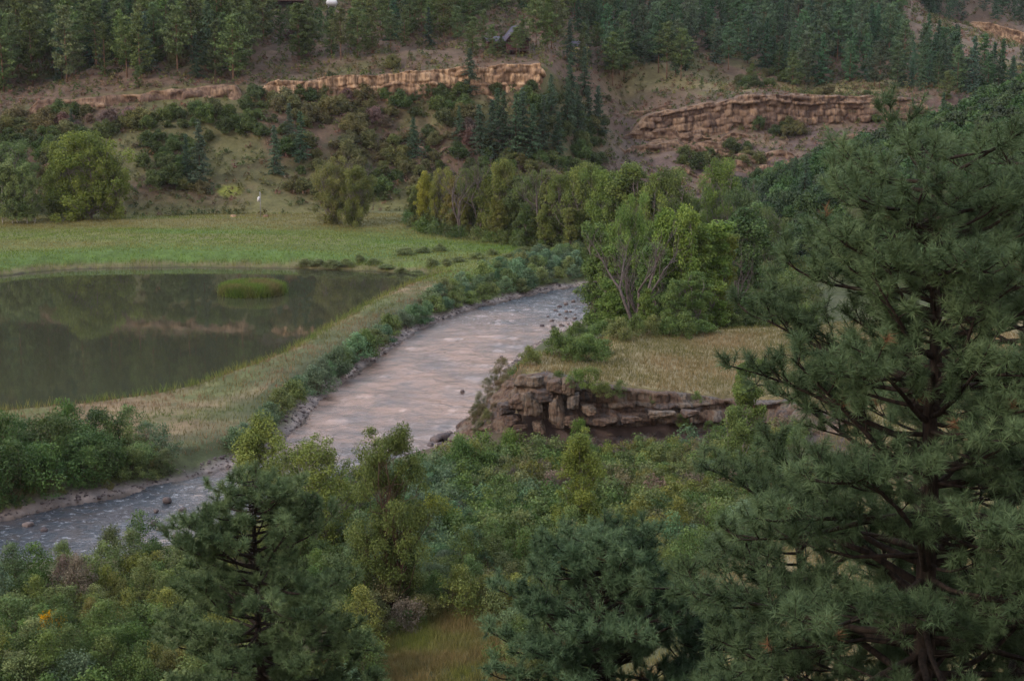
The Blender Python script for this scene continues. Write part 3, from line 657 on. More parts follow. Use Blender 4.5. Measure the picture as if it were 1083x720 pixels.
# ------------------------------------------------------------------ buildings and poles
M_REDW = simple('wood_dark_red', (0.05, 0.016, 0.018), 0.8); M_ROOF = simple('metal_roof', (0.075, 0.065, 0.095), 0.7, 0.0); M_GLASS = simple('dark_glass', (0.02, 0.022, 0.03), 0.08)
M_YEL = simple('yellow_boards', (0.38, 0.33, 0.13), 0.8); M_WHITE = simple('white_paint', (0.62, 0.62, 0.66), 0.4); M_WOODG = simple('weathered_wood', (0.15, 0.125, 0.10), 0.9); M_STEEL = simple('grey_metal', (0.3, 0.3, 0.32), 0.4, 0.5)
def gable(root, x0, x1, y0, y1, zb, ze, zr, roofm, wallm, ov=0.5, axis='y', th=0.16):
    """gabled body: ridge along axis"""
    a = MB(); v = []
    if axis == 'y':
        xm = (x0+x1)/2
        v = [(x0,y0,zb),(x1,y0,zb),(x1,y1,zb),(x0,y1,zb),(x0,y0,ze),(x1,y0,ze),(x1,y1,ze),(x0,y1,ze),(xm,y0,zr),(xm,y1,zr)]
        a.add(v, [(0,1,5,4),(1,2,6,5),(2,3,7,6),(3,0,4,7)], [(4,5,8),(6,7,9)])
    else:
        ym = (y0+y1)/2
        v = [(x0,y0,zb),(x1,y0,zb),(x1,y1,zb),(x0,y1,zb),(x0,y0,ze),(x1,y0,ze),(x1,y1,ze),(x0,y1,ze),(x0,ym,zr),(x1,ym,zr)]
        a.add(v, [(0,1,5,4),(1,2,6,5),(2,3,7,6),(3,0,4,7)], [(5,6,9),(7,4,8)])
    wl = a.build('wall', wallm, root)
    r = MB()
    if axis == 'y':
        xm = (x0+x1)/2; sl_ = (zr-ze)/((x1-x0)/2)
        for s in (-1, 1):
            xe = (x0-ov) if s < 0 else (x1+ov); zee = ze-ov*sl_
            q = [(xm, y0-ov, zr+.03), (xe, y0-ov, zee+.03), (xe, y1+ov, zee+.03), (xm, y1+ov, zr+.03)]
            q2 = [(x, y, z+th) for x, y, z in q]; r.add(q+q2, [(0,1,2,3),(7,6,5,4),(0,4,5,1),(1,5,6,2),(2,6,7,3),(3,7,4,0)])
    else:
        ym = (y0+y1)/2; sl_ = (zr-ze)/((y1-y0)/2)
        for s in (-1, 1):
            ye = (y0-ov) if s < 0 else (y1+ov); zee = ze-ov*sl_
            q = [(x0-ov, ym, zr+.03), (x0-ov, ye, zee+.03), (x1+ov, ye, zee+.03), (x1+ov, ym, zr+.03)]
            q2 = [(x, y, z+th) for x, y, z in q]; r.add(q+q2, [(0,1,2,3),(7,6,5,4),(0,4,5,1),(1,5,6,2),(2,6,7,3),(3,7,4,0)])
    rf = r.build('roof', roofm, root)
    return wl, rf
def window(root, x, y, z_, w_, h_, fm):
    a = MB(); a.box(x-w_/2-.08, x+w_/2+.08, y-.05, y, z_-.08, z_); a.box(x-w_/2-.08, x+w_/2+.08, y-.05, y, z_+h_, z_+h_+.08)
    a.box(x-w_/2-.08, x-w_/2, y-.05, y, z_, z_+h_); a.box(x+w_/2, x+w_/2+.08, y-.05, y, z_, z_+h_); a.box(x-.03, x+.03, y-.05, y-.01, z_, z_+h_)
    fr = a.build('window', fm, root); b_ = MB(); b_.box(x-w_/2, x+w_/2, y-.03, y-.006, z_, z_+h_); b_.build('pane', M_GLASS, fr)
def dormer_house(X, Y, Z, rz):
    r = empty('cabin', (X, Y, Z), rz, 0.8); tag(r, 'dark red cabin with a steep purple grey roof above the long cliff', 'cabin')
    wl, rf = gable(r, -1.2, 5.2, -3, 5, -1.5, 3.0, 6.8, M_ROOF, M_REDW, axis='y')
    ch = MB(); ch.box(3.2, 3.9, 1, 1.7, 4.5, 7.2); ch.build('chimney', M_STONE, rf)
    window(r, 0.7, -3.0, 0.8, 1.2, 1.3, M_WOODG); window(r, 3.2, -3.0, 0.8, 1.2, 1.3, M_WOODG); window(r, 2.0, -3.0, 3.2, 1.3, 1.2, M_WOODG)
    wing = MB(); wing.box(-6.2, -1.22, -1.5, 4, -1.5, 2.3); wing.build('wing_wall', M_REDW, r)
    wr = MB(); q = [(-6.7,-2.1,2.33),(-1.0,-2.1,2.33),(-1.0,4.4,3.9),(-6.7,4.4,3.9)]; wr.add(q+[(x, y, z+.16) for x, y, z in q], [(3,2,1,0),(4,5,6,7),(0,1,5,4),(1,2,6,5),(2,3,7,6),(3,0,4,7)]); wr.build('wing_roof', M_ROOF, r)
    window(r, -4.8, -1.5, 0.6, 1.3, 1.1, M_WOODG); window(r, -2.7, -1.5, 0.6, 1.3, 1.1, M_WOODG)
    dk_ = MB(); dk_.box(-1.2, 5.2, -5.2, -3.02, -0.12, 0.0)
    for q in (-1.1, 2, 5.1): dk_.box(q-.07, q+.07, -5.15, -5.0, -1.6, -0.12)
    d_o = dk_.build('deck', M_WOODG, r)
    rl = MB(); rl.box(-1.2, 5.2, -5.2, -5.12, 0.9, 0.98)
    for q in np.arange(-1.2, 5.3, 0.8): rl.box(q-.03, q+.03, -5.19, -5.13, 0.0, 0.9)
    rl.build('railing', M_WOODG, d_o)
    dr_ = MB(); dr_.box(1.55, 2.45, -3.06, -3.004, 0.0, 2.05); dr_.build('door', M_WOODG, r)
Yc = 334.0; xc = x_at(541, Yc, 45); dormer_house(xc-0.6, Yc+4, H(xc, Yc+4)+1.0, R(12))
# yellow shed
yq = np.arange(325, 460, .5); Ys_ = float(yq[np.nonzero(height(np.array([x_at(613, q, 60) for q in yq]), yq) >= np.array([z_at(60, q) for q in yq]))[0][0]]); xs = x_at(613, Ys_, 60); r = empty('shed', (xs, Ys_, H(xs, Ys_)), R(-10)); tag(r, 'small pale yellow shed right of the dark red cabin', 'shed')
gable(r, -2.2, 2.2, -1.6, 1.6, -0.6, 2.5, 3.6, M_ROOF, M_YEL, 0.3, 'x', 0.1); dd = MB(); dd.box(-0.5, 0.5, -1.66, -1.604, 0, 2); dd.build('door', M_WOODG, r)
# house with deck, cut by the top edge
def hit(px, py, y0=330, y1=600):
    yq = np.arange(y0, y1, .5); g = height(np.array([x_at(px, q, py) for q in yq]), yq) >= np.array([z_at(py, q) for q in yq]); q = float(yq[np.nonzero(g)[0][0]]); return x_at(px, q, py), q
xh, Yh = hit(301, 9); r = empty('hillside_house', (xh, Yh, H(xh, Yh)+1.6)); tag(r, 'brown house with a dark deck rail, cut off by the top edge', 'house')
gable(r, -6, 7, 2, 10, -3, 4.2, 6.5, M_ROOF, M_WOODG, 0.6, 'x'); window(r, -2.5, 2.0, 0.7, 1.8, 1.4, M_WHITE); window(r, 2.5, 2.0, 0.7, 1.8, 1.4, M_WHITE)
a = MB(); a.box(-6, 7, -1.0, 1.98, 0.0, 0.2); [a.box(q-.12, q+.12, -0.9, -0.66, -4.5, 0) for q in (-5.8, -1.5, 2.5, 6.8)]; dk_ = a.build('deck', M_REDW, r)
a = MB(); a.box(-6, 7, -1.0, -0.9, 1.1, 1.2); [a.box(q-.04, q+.04, -0.99, -0.91, 0.2, 1.1) for q in np.arange(-6, 7.1, 1.0)]; a.build('railing', M_REDW, dk_)
# white tank
xt, Yt = hit(351, 9); r = empty('propane_tank', (xt, Yt, H(xt, Yt)+.35), R(15)); tag(r, 'white rounded tank among pines at the top edge', 'tank')
a = MB(); s_ = np.linspace(-1, 1, 13); a.tube([(q*1.55, 0, 0.95) for q in s_], [max(0.06, 0.85*(1-abs(q)**5)**0.5) for q in s_], 20); a.build('vessel', M_WHITE, r, smooth=True)
for q in (-.9, .9):
    a = MB(); a.box(q-.1, q+.1, -.5, .5, -1.2, 0.35); a.build('leg', M_STEEL, r)
a = MB(); a.tube([(0, 0, 1.7), (0, 0, 2.0)], 0.22, 10); a.build('valve_dome', M_STEEL, r)
# pole with white nest box on the meadow edge
Yp = 266.0; xp = x_at(275.5, Yp, 220); zp = H(xp, Yp); r = empty('nest_box_pole', (xp, Yp, zp)); tag(r, 'slim grey pole carrying a small white nest box at the far meadow edge', 'pole')
a = MB(); a.tube([(0, 0, -.3), (0, 0, 4.7)], 0.07, 8); a.build('pole', M_STEEL, r)
a = MB(); a.add([(-.2,-.25,2.9),(.2,-.25,2.9),(.2,.25,2.9),(-.2,.25,2.9),(-.2,-.25,3.6),(.2,-.25,3.6),(.2,.25,3.6),(-.2,.25,3.6),(0,-.25,3.85),(0,.25,3.85)], [(0,3,2,1),(0,1,5,4),(1,2,6,5),(2,3,7,6),(3,0,4,7),(5,6,9,8),(7,4,8,9)], [(4,5,8),(6,7,9)])
a.v[-1] = a.v[-1]+np.array([-.28, 0, 0]); a.build('nest_box', M_WHITE, r)
for px, py, lab in ((281,229,'small pale stone on the meadow edge right of the nest box pole'), (247,229,'small grey stone on the meadow edge left of the nest box pole')):
    x, y = at_z(px, py, 3.0); o = put('field_stone', boulder_mesh('field_stone', int(px), (1.3, 1.0, 0.7), 3, .3, M_SAND), None, (x, y, H(x, y)+0.1)); tag(o, lab, 'stone')

# ------------------------------------------------------------------ plant generators
def leaf_quads(cen, rad, n, size, asp, rng, flat=0.8, shell=0.5, up=0.3, radial=0.5):
    """n leaves round each centre: returns verts (4 per leaf) and rnd"""
    cen = np.asarray(cen); k = len(cen)
    if np.isscalar(n): n = np.full(k, n)
    idx = np.repeat(np.arange(k), n); m_ = len(idx)
    d = rng.normal(size=(m_, 3)); d /= np.linalg.norm(d, axis=1)[:, None]
    r = rng.rand(m_)**shell
    rad = np.broadcast_to(np.asarray(rad, float), (k,))
    off = d*r[:, None]*rad[idx][:, None]; off[:, 2] *= flat
    p = cen[idx]+off
    nrm = d*radial+rng.normal(size=(m_, 3))*0.6; nrm[:, 2] += up; nrm /= np.linalg.norm(nrm, axis=1)[:, None]
    a = np.cross(nrm, rng.normal(size=(m_, 3))); a /= np.linalg.norm(a, axis=1)[:, None]; b_ = np.cross(nrm, a)
    s = size*rng.uniform(0.6, 1.35, m_)[:, None]
    v = np.stack([p-a*s, p-b_*s*asp, p+a*s, p+b_*s*asp], 1).reshape(-1, 3)
    base = rng.rand(k)[idx]*0.5+rng.rand(m_)*0.5
    return v, base
def leaf_mesh(name, v, rnd, mat):
    f = np.arange(len(v)).reshape(-1, 4); return make_mesh(name, v, f, [mat], fattr=rnd)
def curve_pts(a, b, sag, rng, n=5, wig=0.06):
    a = np.asarray(a, float); b = np.asarray(b, float); t = np.linspace(0, 1, n)[:, None]
    L = np.linalg.norm(b-a); p = a+(b-a)*t
    p[:, 2] += (np.sin(t[:, 0]*np.pi)*sag*L); p[1:-1] += rng.normal(size=(n-2, 3))*wig*L; return p

def broadleaf(seed, Ht, Wd, base=0.15, shape='round', ncl=60, cr=1.0, nl=200, ls=0.13, stems=1, tr=None, leafy=1.0, droop=0.0, lumps=0):
    """returns wood mesh and leaf mesh; origin at the foot"""
    rng = np.random.RandomState(seed); wood = MB(); tr = tr or Ht*0.022
    def prof(t):
        if shape == 'round': return np.sin(np.clip(t, 0, 1)*np.pi*0.93+0.12)**0.6
        if shape == 'column': return np.clip(np.sin(np.clip(t, 0, 1)*np.pi*0.9+0.25), 0, 1)**0.5*(1-0.25*t)
        if shape == 'cone': return (1-t)**0.7+0.05
        if shape == 'bush': return np.clip(1-t**2.2, 0, 1)**0.5
    st = []
    for s in range(stems):
        ang = rng.uniform(0, 6.28); sp_ = (0.0 if stems == 1 else Wd*0.25)
        top = np.array([math.cos(ang)*sp_+rng.normal()*Wd*.04, math.sin(ang)*sp_+rng.normal()*Wd*.04, Ht*rng.uniform(.82, .95)])
        b0 = np.array([math.cos(ang)*sp_*.25, math.sin(ang)*sp_*.25, -0.4])
        pts = curve_pts(b0, top, 0, rng, 9, 0.02); st.append(pts)
        wood.tube(pts, np.linspace(tr, tr*0.18, 9)/math.sqrt(stems), 7)
    cen = []; cra = []
    nlb = max(5, int(ncl/9)); lob = []
    for i in range(nlb):
        t = (i+rng.rand())/nlb; ang = rng.uniform(0, 6.28); Rr = Wd/2*float(prof(t))*rng.uniform(.35, .85)
        lob.append((np.array([math.cos(ang)*Rr, math.sin(ang)*Rr, Ht*(base+(.95-base)*t)]), Wd*rng.uniform(.10, .17)))
    for i in range(ncl):
        t = rng.rand()**0.9; z_ = Ht*(base+(0.97-base)*t); ang = rng.uniform(0, 6.28)
        Rr = Wd/2*float(prof(t))*(0.78+0.42*math.sin(ang*2+seed)*math.sin(ang*3+t*7+seed*1.7))
        r_ = Rr*rng.uniform(0.25, 1)**0.55
        c_ = np.array([math.cos(ang)*r_, math.sin(ang)*r_, z_-droop*r_])
        if shape != 'bush' and rng.rand() < (.72 if shape == 'round' else .4):
            lb = lob[rng.randint(nlb)]; c_ = lb[0]+rng.normal(size=3)*lb[1]*[1, 1, 1.25]; z_ = float(np.clip(c_[2], Ht*base*.6, Ht*1.0)); c_[2] = z_; r_ = math.hypot(c_[0], c_[1])
        cen.append(c_); cra.append(cr*rng.uniform(0.55, 1.25))
        s = st[rng.randint(len(st))]; zz = max(0.05*Ht, z_-r_*rng.uniform(0.5, 1.1)-Ht*.05); j = np.clip(np.searchsorted(s[:, 2], zz), 1, len(s)-1)
        f_ = np.clip((zz-s[j-1, 2])/(s[j, 2]-s[j-1, 2]+1e-6), 0, 1); p0 = s[j-1]+(s[j]-s[j-1])*f_
        r0 = tr*0.38*(1-zz/Ht)+tr*0.10
        pts = curve_pts(p0, c_, -0.05 if droop == 0 else 0.1, rng, 5, 0.05); wood.tube(pts, np.linspace(r0, r0*0.25, 5)/math.sqrt(stems)**.5, 5, False)
        for q in range(3):
            e = c_+rng.normal(size=3)*cr*0.6+np.array([0, 0, cr*.3]); wood.tube(curve_pts(pts[3], e, 0, rng, 3, .04), [r0*.25, r0*.16, r0*.06], 3, False)
    cra = np.array(cra)
    nn = (nl*(cra/cr)**2*leafy).astype(int)
    v, rnd = leaf_quads(cen, cra, nn, ls, 0.55, rng, 0.85, 0.45, 0.35, 0.6)
    v[:, 2] = np.maximum(v[:, 2], 0.05)
    return wood, v, rnd
def bare(seed, Ht, Wd, n=60, tr=None, stems=2):
    rng = np.random.RandomState(seed); w_ = MB(); tr = tr or Ht*.025
    def grow(p, d, L, r, dep):
        n_ = 5; pts = [p]
        for i in range(n_-1): d = d+rng.normal(size=3)*0.13; d[2] += .05; d /= np.linalg.norm(d); pts.append(pts[-1]+d*L/(n_-1))
        w_.tube(pts, np.linspace(r, r*.45, n_), 5 if dep < 2 else 3, dep == 0)
        if dep >= 4: return
        for i in range(3 if dep < 3 else 4):
            j = rng.randint(2, n_); a = rng.normal(size=3); a -= d*(a@d); a /= np.linalg.norm(a)
            nd = d*.8+a*rng.uniform(.35, .75)+np.array([0, 0, .15]); grow(pts[j], nd/np.linalg.norm(nd), L*rng.uniform(.5, .72), r*.48, dep+1)
    for s in range(stems):
        a = rng.uniform(0, 6.28); d = np.array([math.cos(a)*Wd/Ht*.35, math.sin(a)*Wd/Ht*.35, 1.]); d /= np.linalg.norm(d); grow(np.array([0, 0, -.3]), d, Ht*.45, tr, 0)
    return w_
def conifer(seed, Ht, Wd, base, kind='pine', nl=2400, ls=0.30):
    """far conifer: trunk, branches and needle sprays"""
    rng = np.random.RandomState(seed); w_ = MB(); tr = Ht*0.013
    lean = rng.normal(size=2)*0.01*Ht
    ax = lambda z_: np.array([lean[0]*(z_/Ht)**2, lean[1]*(z_/Ht)**2, z_])
    w_.tube([ax(q) if q > 0 else np.array([0, 0, -1.0]) for q in np.linspace(0, Ht*.97, 8)], np.linspace(tr, tr*.15, 8), 7)
    C_ = []; Rr = []; D = []
    nb_ = 62 if kind == 'pine' else 95
    for i in range(nb_):
        t = (i+rng.rand())/nb_; z_ = Ht*(base+(1-base)*t); ang = rng.uniform(0, 6.28)
        if kind == 'pine': L = Wd/2*(np.sin(min(1, t*1.02+.16)*np.pi*0.93)**0.75)*rng.uniform(.5, 1.12); lift = .25
        else: L = Wd/2*((1-t)**.85+.04)*rng.uniform(.7, 1.1); lift = -0.22
        d = np.array([math.cos(ang), math.sin(ang), 0]); p0 = ax(z_); e = p0+d*L+np.array([0, 0, lift*L])
        w_.tube([p0, p0*.5+e*.5, e], [tr*.28*(1-t)+.02, tr*.16*(1-t)+.015, .01], 3, False)
        m_ = 3 if kind == 'pine' else 5
        for q in range(m_):
            f_ = (q+1)/m_; C_.append(p0+(e-p0)*f_+rng.normal(size=3)*[.18, .18, .08]); Rr.append((0.75 if kind == 'pine' else 0.32+0.25*L/(Wd/2))*rng.uniform(.7, 1.2)*(0.65+.35*f_ if kind == 'pine' else 1.25-f_*.5)*Wd/6.0)
    C_.append(ax(Ht*.985)); Rr.append(.35)
    Rr = np.array(Rr); n_ = np.maximum(4, (nl*(Rr**2)/(Rr**2).sum()).astype(int))
    v, rnd = leaf_quads(C_, Rr, n_, ls, 0.35, rng, 0.55 if kind == 'pine' else 0.42, .5, .5, .5)
    return w_, v, rnd

def proto(name, gen, leafmat, barkmat, crown='crown'):
    w_, v, rnd = gen
    return (w_.mesh('trunk', [barkmat]), leaf_mesh(crown, v, rnd, leafmat) if v is not None else None, crown)
def plant(name, pr, x, y, s, col, label, group, cat, rz=None, dz=0.0, sz=None, z=None):
    zz = (H(x, y) if z is None else z)+dz
    r = empty(name, (x, y, zz), rz if rz is not None else PR.uniform(0, 6.28), (s, s, s*(sz or 1)))
    tag(r, label, cat, group)
    put('trunk' if cat != 'shrub' else 'stem', pr[0], r)
    if pr[1] is not None:
        c_ = put(pr[2], pr[1], r); c_.color = (*col, 1)
    return r
PR = random.Random(11)
def jit(col, a=0.12, rg_=PR):
    f = 1+rg_.uniform(-a, a)*1.3; return tuple(max(.004, c_*f*(1+rg_.uniform(-a, a)*.5)) for c_ in col)

BAKE = {}
def simple_tree_points(kind): pass
def merged_stuff(name, items, protos, label, mat, woodmat=None):
    """items: (x,y,z,s,rz,col,proto index); one mesh for everything nobody could count"""
    vs = []; rs = []; cs = []
    for x, y, z_, s, a, col, k in items:
        v, r_ = protos[k]; ca_, sa = math.cos(a)*s, math.sin(a)*s
        q = np.empty_like(v); q[:, 0] = v[:, 0]*ca_-v[:, 1]*sa+x; q[:, 1] = v[:, 0]*sa+v[:, 1]*ca_+y; q[:, 2] = v[:, 2]*s+z_
        vs.append(q.astype(np.float32)); rs.append(r_); cs.append(np.broadcast_to(np.array(col, np.float32), (len(r_), 3)))
    v = np.concatenate(vs); o = put(name, make_mesh(name, v, np.arange(len(v)).reshape(-1, 4), [mat], fattr=np.concatenate(rs), fcol=np.concatenate(cs)))
    tag(o, label, kind='stuff'); return o

# palette (linear)
G_PINE = (0.050, 0.075, 0.030); G_FIR = (0.032, 0.058, 0.036); G_OAK = (0.045, 0.066, 0.026); G_COT = (0.085, 0.115, 0.032); G_COTB = (0.075, 0.125, 0.032)
G_WIL = (0.085, 0.118, 0.048); G_WILB = (0.072, 0.112, 0.064); G_YEL = (0.17, 0.16, 0.04); G_OLV = (0.10, 0.105, 0.05); G_GREY = (0.12, 0.10, 0.095); G_NEAR = (0.034, 0.066, 0.036)

# ------------------------------------------------------------------ conifers of the far side
pines = [proto('pine', conifer(100+i, 16, [7.2, 7.8, 6.4, 8.0, 7.4, 6.2][i], [.10, .18, .06, .32, .12, .05][i], 'pine', 4200, .29), M_NEEDLE, M_BARKP) for i in range(6)]
firs = [proto('fir', conifer(200+i, 15, [6.4, 7.2, 5.6, 7.6, 6.0][i], .04, 'fir', 4200, .27), M_NEEDLE, M_BARK) for i in range(5)]
lowp = [conifer(300+i, 16, 7.2, .08, 'pine', 900, .5)[1:] for i in range(4)]
lowf = [conifer(320+i, 15, 6.6, .05, 'fir', 900, .46)[1:] for i in range(3)]
def scatter(n, xr, yr, mind, seed, test):
    """blue-noise-ish points"""
    rng = np.random.RandomState(seed); x = rng.uniform(*xr, n); y = rng.uniform(*yr, n); z_ = height(x, y)
    px, py = proj(x, y, z_); k_ = test(x, y, z_, px, py); x, y, z_, px, py = x[k_], y[k_], z_[k_], px[k_], py[k_]
    cell = {}; keep = []
    md2 = mind if callable(mind) else (lambda i: mind)
    for i in range(len(x)):
        m_ = md2(i); ci, cj = int(x[i]//m_), int(y[i]//m_); ok = True
        for a in (-1, 0, 1):
            for b in (-1, 0, 1):
                for j in cell.get((ci+a, cj+b), ()):
                    if (x[i]-x[j])**2+(y[i]-y[j])**2 < m_*m_: ok = False
        if ok: cell.setdefault((ci, cj), []).append(i); keep.append(i)
    k_ = np.array(keep, int); return x[k_], y[k_], z_[k_], px[k_], py[k_]
def layer_of(x, y): return table(np.asarray(x, float), np.asarray(y, float))[1]
# forest above the cliffs; front edge of the wood follows these image heights
edge_px = [-400, 0, 90, 150, 230, 262, 300, 360, 420, 470, 560, 620, 700, 760, 800, 830, 880, 950, 1083, 1400]
edge_py = [90, 98, 92, 90, 92, 78, 64, 66, 58, 50, 44, 80, 84, 80, 66, 90, 92, 98, 105, 108]
def forest_test(x, y, z_, px, py):
    L = layer_of(x, y); dens = fbm(x/17, y/17, 401, 3)
    ok = (L > L_CT+.25) & (y < 640) & (py < np.interp(px, edge_px, edge_py)) & (dens > -0.42)
    # openings: tan slopes
    ok &= ~((px > 296) & (px < 345) & (py < 14) & (py > -6)) & ~((px > 500) & (px < 575) & (py > 20)) & ~((px > 596) & (px < 630) & (py > 38) & (py < 64))
    ok &= ~((px > 268) & (px < 300) & (py > 45)) 
    ok &= ~((px > 1012) & (py < 92)) & ~((px > 955) & (px <= 1012) & (py < 66))
    ok &= ~((px > 950) & (px < 1100) & (py < 47) & (y > 480) & (dens < 0.12))
    return ok
fx, fy, fz, fpx, fpy = scatter(26000, (-330, 330), (312, 640), 3.9, 5, forest_test)
rg = random.Random(31)
cand = []
for i in range(len(fx)):
    Ht = rg.uniform(10, 18)*float(np.interp(fpx[i], [0, 250, 400, 600, 900], [1.05, 1.0, .78, .8, .85]))
    if 322 < fpx[i] < 378 and fpy[i] > 3: Ht = min(Ht, (fpy[i]-11)*fy[i]/F)
    if 283 < fpx[i] < 318 and fpy[i] > 3: Ht = min(Ht, (fpy[i]-7)*fy[i]/F)
    if Ht < 3.5: continue
    pxs = Ht*F/fy[i]
    vis = (-25 < fpx[i] < 1108) and (-12 < fpy[i]) and (fpy[i]-pxs < 160)
    fir_p = 0.18 if fpx[i] < 620 else 0.45
    cand.append((vis, Ht, rg.random() < fir_p, i))
def region(px, py):
    if px < 130: return 'far left in the upper wood'
    if px < 290: return 'in the wood above the broken ledge'
    if px < 440: return 'on the bare slope above the long cliff'
    if px < 620: return 'around the dark red cabin'
    if px < 800: return 'above the dry bench'
    if px < 960: return 'above the layered right cliff'
    return 'near the far right cliff'
def depth_word(py, px):
    e = float(np.interp(px, edge_px, edge_py)); return 'at the tree edge' if py > e-14 else ('midway up' if py > e-42 else 'high up')
vis_p = sorted([c_ for c_ in cand if c_[0] and not c_[2]], key=lambda c_: -c_[1]/fy[c_[3]]*(1+.5*(fpy[c_[3]] > 20)))[:292]
vis_f = sorted([c_ for c_ in cand if c_[0] and c_[2]], key=lambda c_: -c_[1]/fy[c_[3]])[:200]
chosen = set(id(c_) for c_ in vis_p+vis_f); rest = []
for c_ in cand:
    vis, Ht, isf, i = c_
    warm = 1.0 if fpx[i] < 640 else 0.55
    base = G_FIR if isf else tuple(a_*(1-warm*.0)+b_*0 for a_, b_ in zip(G_PINE, G_FIR))
    col = jit(base if fpx[i] < 640 or isf else (0.038, 0.066, 0.036), .25, rg)
    if id(c_) in chosen:
        tall = 'tall' if Ht > 14.5 else ('short' if Ht < 11 else 'middling')
        shade_ = 'yellow green' if col[0]/col[1] > .68 else 'dark green'
        reg = region(fpx[i], fpy[i]); dw = depth_word(fpy[i], fpx[i])
        if isf: plant('fir_tree', firs[i % 5], fx[i], fy[i], Ht/15, col, f'{tall} pointed dark fir {dw} {reg}', 'firs in the wood above the cliffs', 'fir', z=fz[i]-.2)
        else: plant('pine_tree', pines[i % 6], fx[i], fy[i], Ht/16, col, f'{tall} {shade_} pine {dw} {reg}', 'pines in the wood above the cliffs', 'pine', z=fz[i]-.2)
    else:
        rest.append((fx[i], fy[i], fz[i]-.2, Ht/15.5, rg.uniform(0, 6.28), col, rg.randrange(4) if not isf else 4+rg.randrange(3)))
merged_stuff('distant_forest', rest, lowp+lowf, 'dense wood filling the slope behind the separate pines', M_NEEDLE_S)
x_, y_, z_, px_, py_ = scatter(20000, (110, 420), (430, 860), 2.4, 16, lambda x, y, z_, px, py: (px > 890) & (px < 1200) & (py > -20) & (py < 95) & (fbm(x/12, y/12, 17, 3) > -.3))
ridge_brush_items = list(zip(x_, y_, z_))
# far ridge beyond, upper right
def ridge_test(x, y, z_, px, py):
    dens = fbm(x/26, y/26, 411, 3); return (y > 600) & (px > 800) & (px < 1250) & (py < 34) & ((dens > 0.02) | (py < 4)) & (py > -60) & ~((py > 26) & (px > 1000))
x_, y_, z_, px_, py_ = scatter(3000, (90, 420), (600, 900), 6.5, 15, ridge_test)
merged_stuff('ridge_forest', [(a, b, c_, rg.uniform(.7, 1.1), rg.uniform(0, 6.28), jit(G_FIR, .15, rg), rg.randrange(7)) for a, b, c_ in zip(x_, y_, z_)], lowp+lowf, 'sparse wood on the far ridge', M_NEEDLE_S)

# single conifers lower down: (px, foot py, Y, height, kind, label)
singles = [
 (212,200,272,13.5,'f','dark pointed spruce right of the big round cottonwood'), (198,190,274,9,'f','smaller dark spruce tucked behind the one right of the round cottonwood'),
 (291,186,276,11.5,'f','broad blue green spruce standing alone above the yellow grass patch'), (318,172,282,12,'f','dark narrow spruce behind the broad blue green one'), (307,150,292,9,'f','young spruce up the slope above the broad blue green one'),
 (76,142,296,6,'f','small dark spruce on the scrub slope above the round cottonwood'), (146,95,318,5,'p','little pine on the ledge above the scrub at left'),
 (247,88,317,17,'p','tall thin pine with a long bare trunk at the edge of the bare slope'), (317,64,334,15,'p','tall pine with a pale bare trunk above the long cliff'), (326,62,336,13,'p','slender pine right beside the pale trunked one above the long cliff'),
 (497,100,313,14,'f','dark fir rising in front of the long cliff face'), (438,168,298,10,'f','thin fir on the middle slope left of the fir gully'),
 (508,165,300,15,'f','dark fir at the left side of the fir gully below the cabin'), (520,168,299,17,'f','tall fir in the fir gully below the cabin, second from its left'), (533,160,303,15,'f','fir below the cliff nose, middle left of the gully group'),
 (545,165,300,18,'f','tallest fir of the gully group'), (553,150,306,16,'f','fir behind the tallest of the gully group'), (563,168,300,16,'f','fir just right of the tallest in the gully group'), (574,160,304,14,'f','narrow fir under the cliff nose'),
 (590,166,302,13,'f','blue green fir standing at the foot of the gully'), (600,140,316,14,'f','fir in the gully right of the cliff nose'), (611,150,312,15,'f','dark fir at the right side of the gully'), (622,135,322,13,'f','fir above the gully near the bench edge'),
 (632,140,320,15,'f','large dark fir marking the right end of the gully group'), (583,128,318,12,'f','fir close beside the end of the long cliff'), (526,140,308,13,'f','fir half hidden behind the gully group'), (486,150,304,9,'f','short fir left of the gully group'),
 (604,112,332,14,'f','fir high in the gully beside the cliff nose'), (618,104,340,14,'f','fir at the head of the gully'), (648,92,366,13,'p','dark pine at the left end of the dry bench'), (660,88,372,12,'p','pine with drooping crown on the dry bench'),
 (512,52,333,9,'p','small round pine in front of the red cabin wing'), (553,58,332,8,'p','little pine at the right corner of the dark red cabin'), (521,62,331,9,'p','pine covering the left part of the cabin wing'), (546,61,331,8,'p','pine before the cabin door'),
 (530,60,331,5,'p','lowest little pine on the slope below the cabin'), (500,58,333,10,'p','pine standing left of the cabin wing'), (567,52,335,12,'p','pine between the red cabin and the yellow shed'),
 (720,86,372,13,'p','pine at the left of the bench above the right cliff'), (705,84,374,14,'p','tall pine on the bench left of the grassy gap'), (795,92,372,7,'p','small round pine standing in the grassy gap of the bench'), (838,97,368,12,'p','broad pine alone at the right of the grassy gap'),
 (742,97,362,3.5,'p','tiny pine at the lip of the right cliff'), (1000,112,352,10,'p','pine at the right end of the layered cliff'), (996,135,350,8,'f','dark fir below the right end of the layered cliff'),
 (850,216,255,10,'f','dark open spruce left of the big pine crown, in front of the scree'), (868,220,252,8,'f','smaller dark spruce beside the open one left of the big pine crown'), (840,205,262,7,'f','spruce behind the dark open one by the scree'),
]
def ground_at(px, py, y0=240.0, y1=620.0):
    Y = np.arange(y0, y1, 0.5); X = np.array([x_at(px, q, py) for q in Y]); zr = np.array([z_at(py, q) for q in Y]); zg = height(X, Y)
    j = np.nonzero(zg >= zr)[0]; j = j[0] if len(j) else np.argmin(np.abs(zg-zr)); return float(X[j]), float(Y[j])
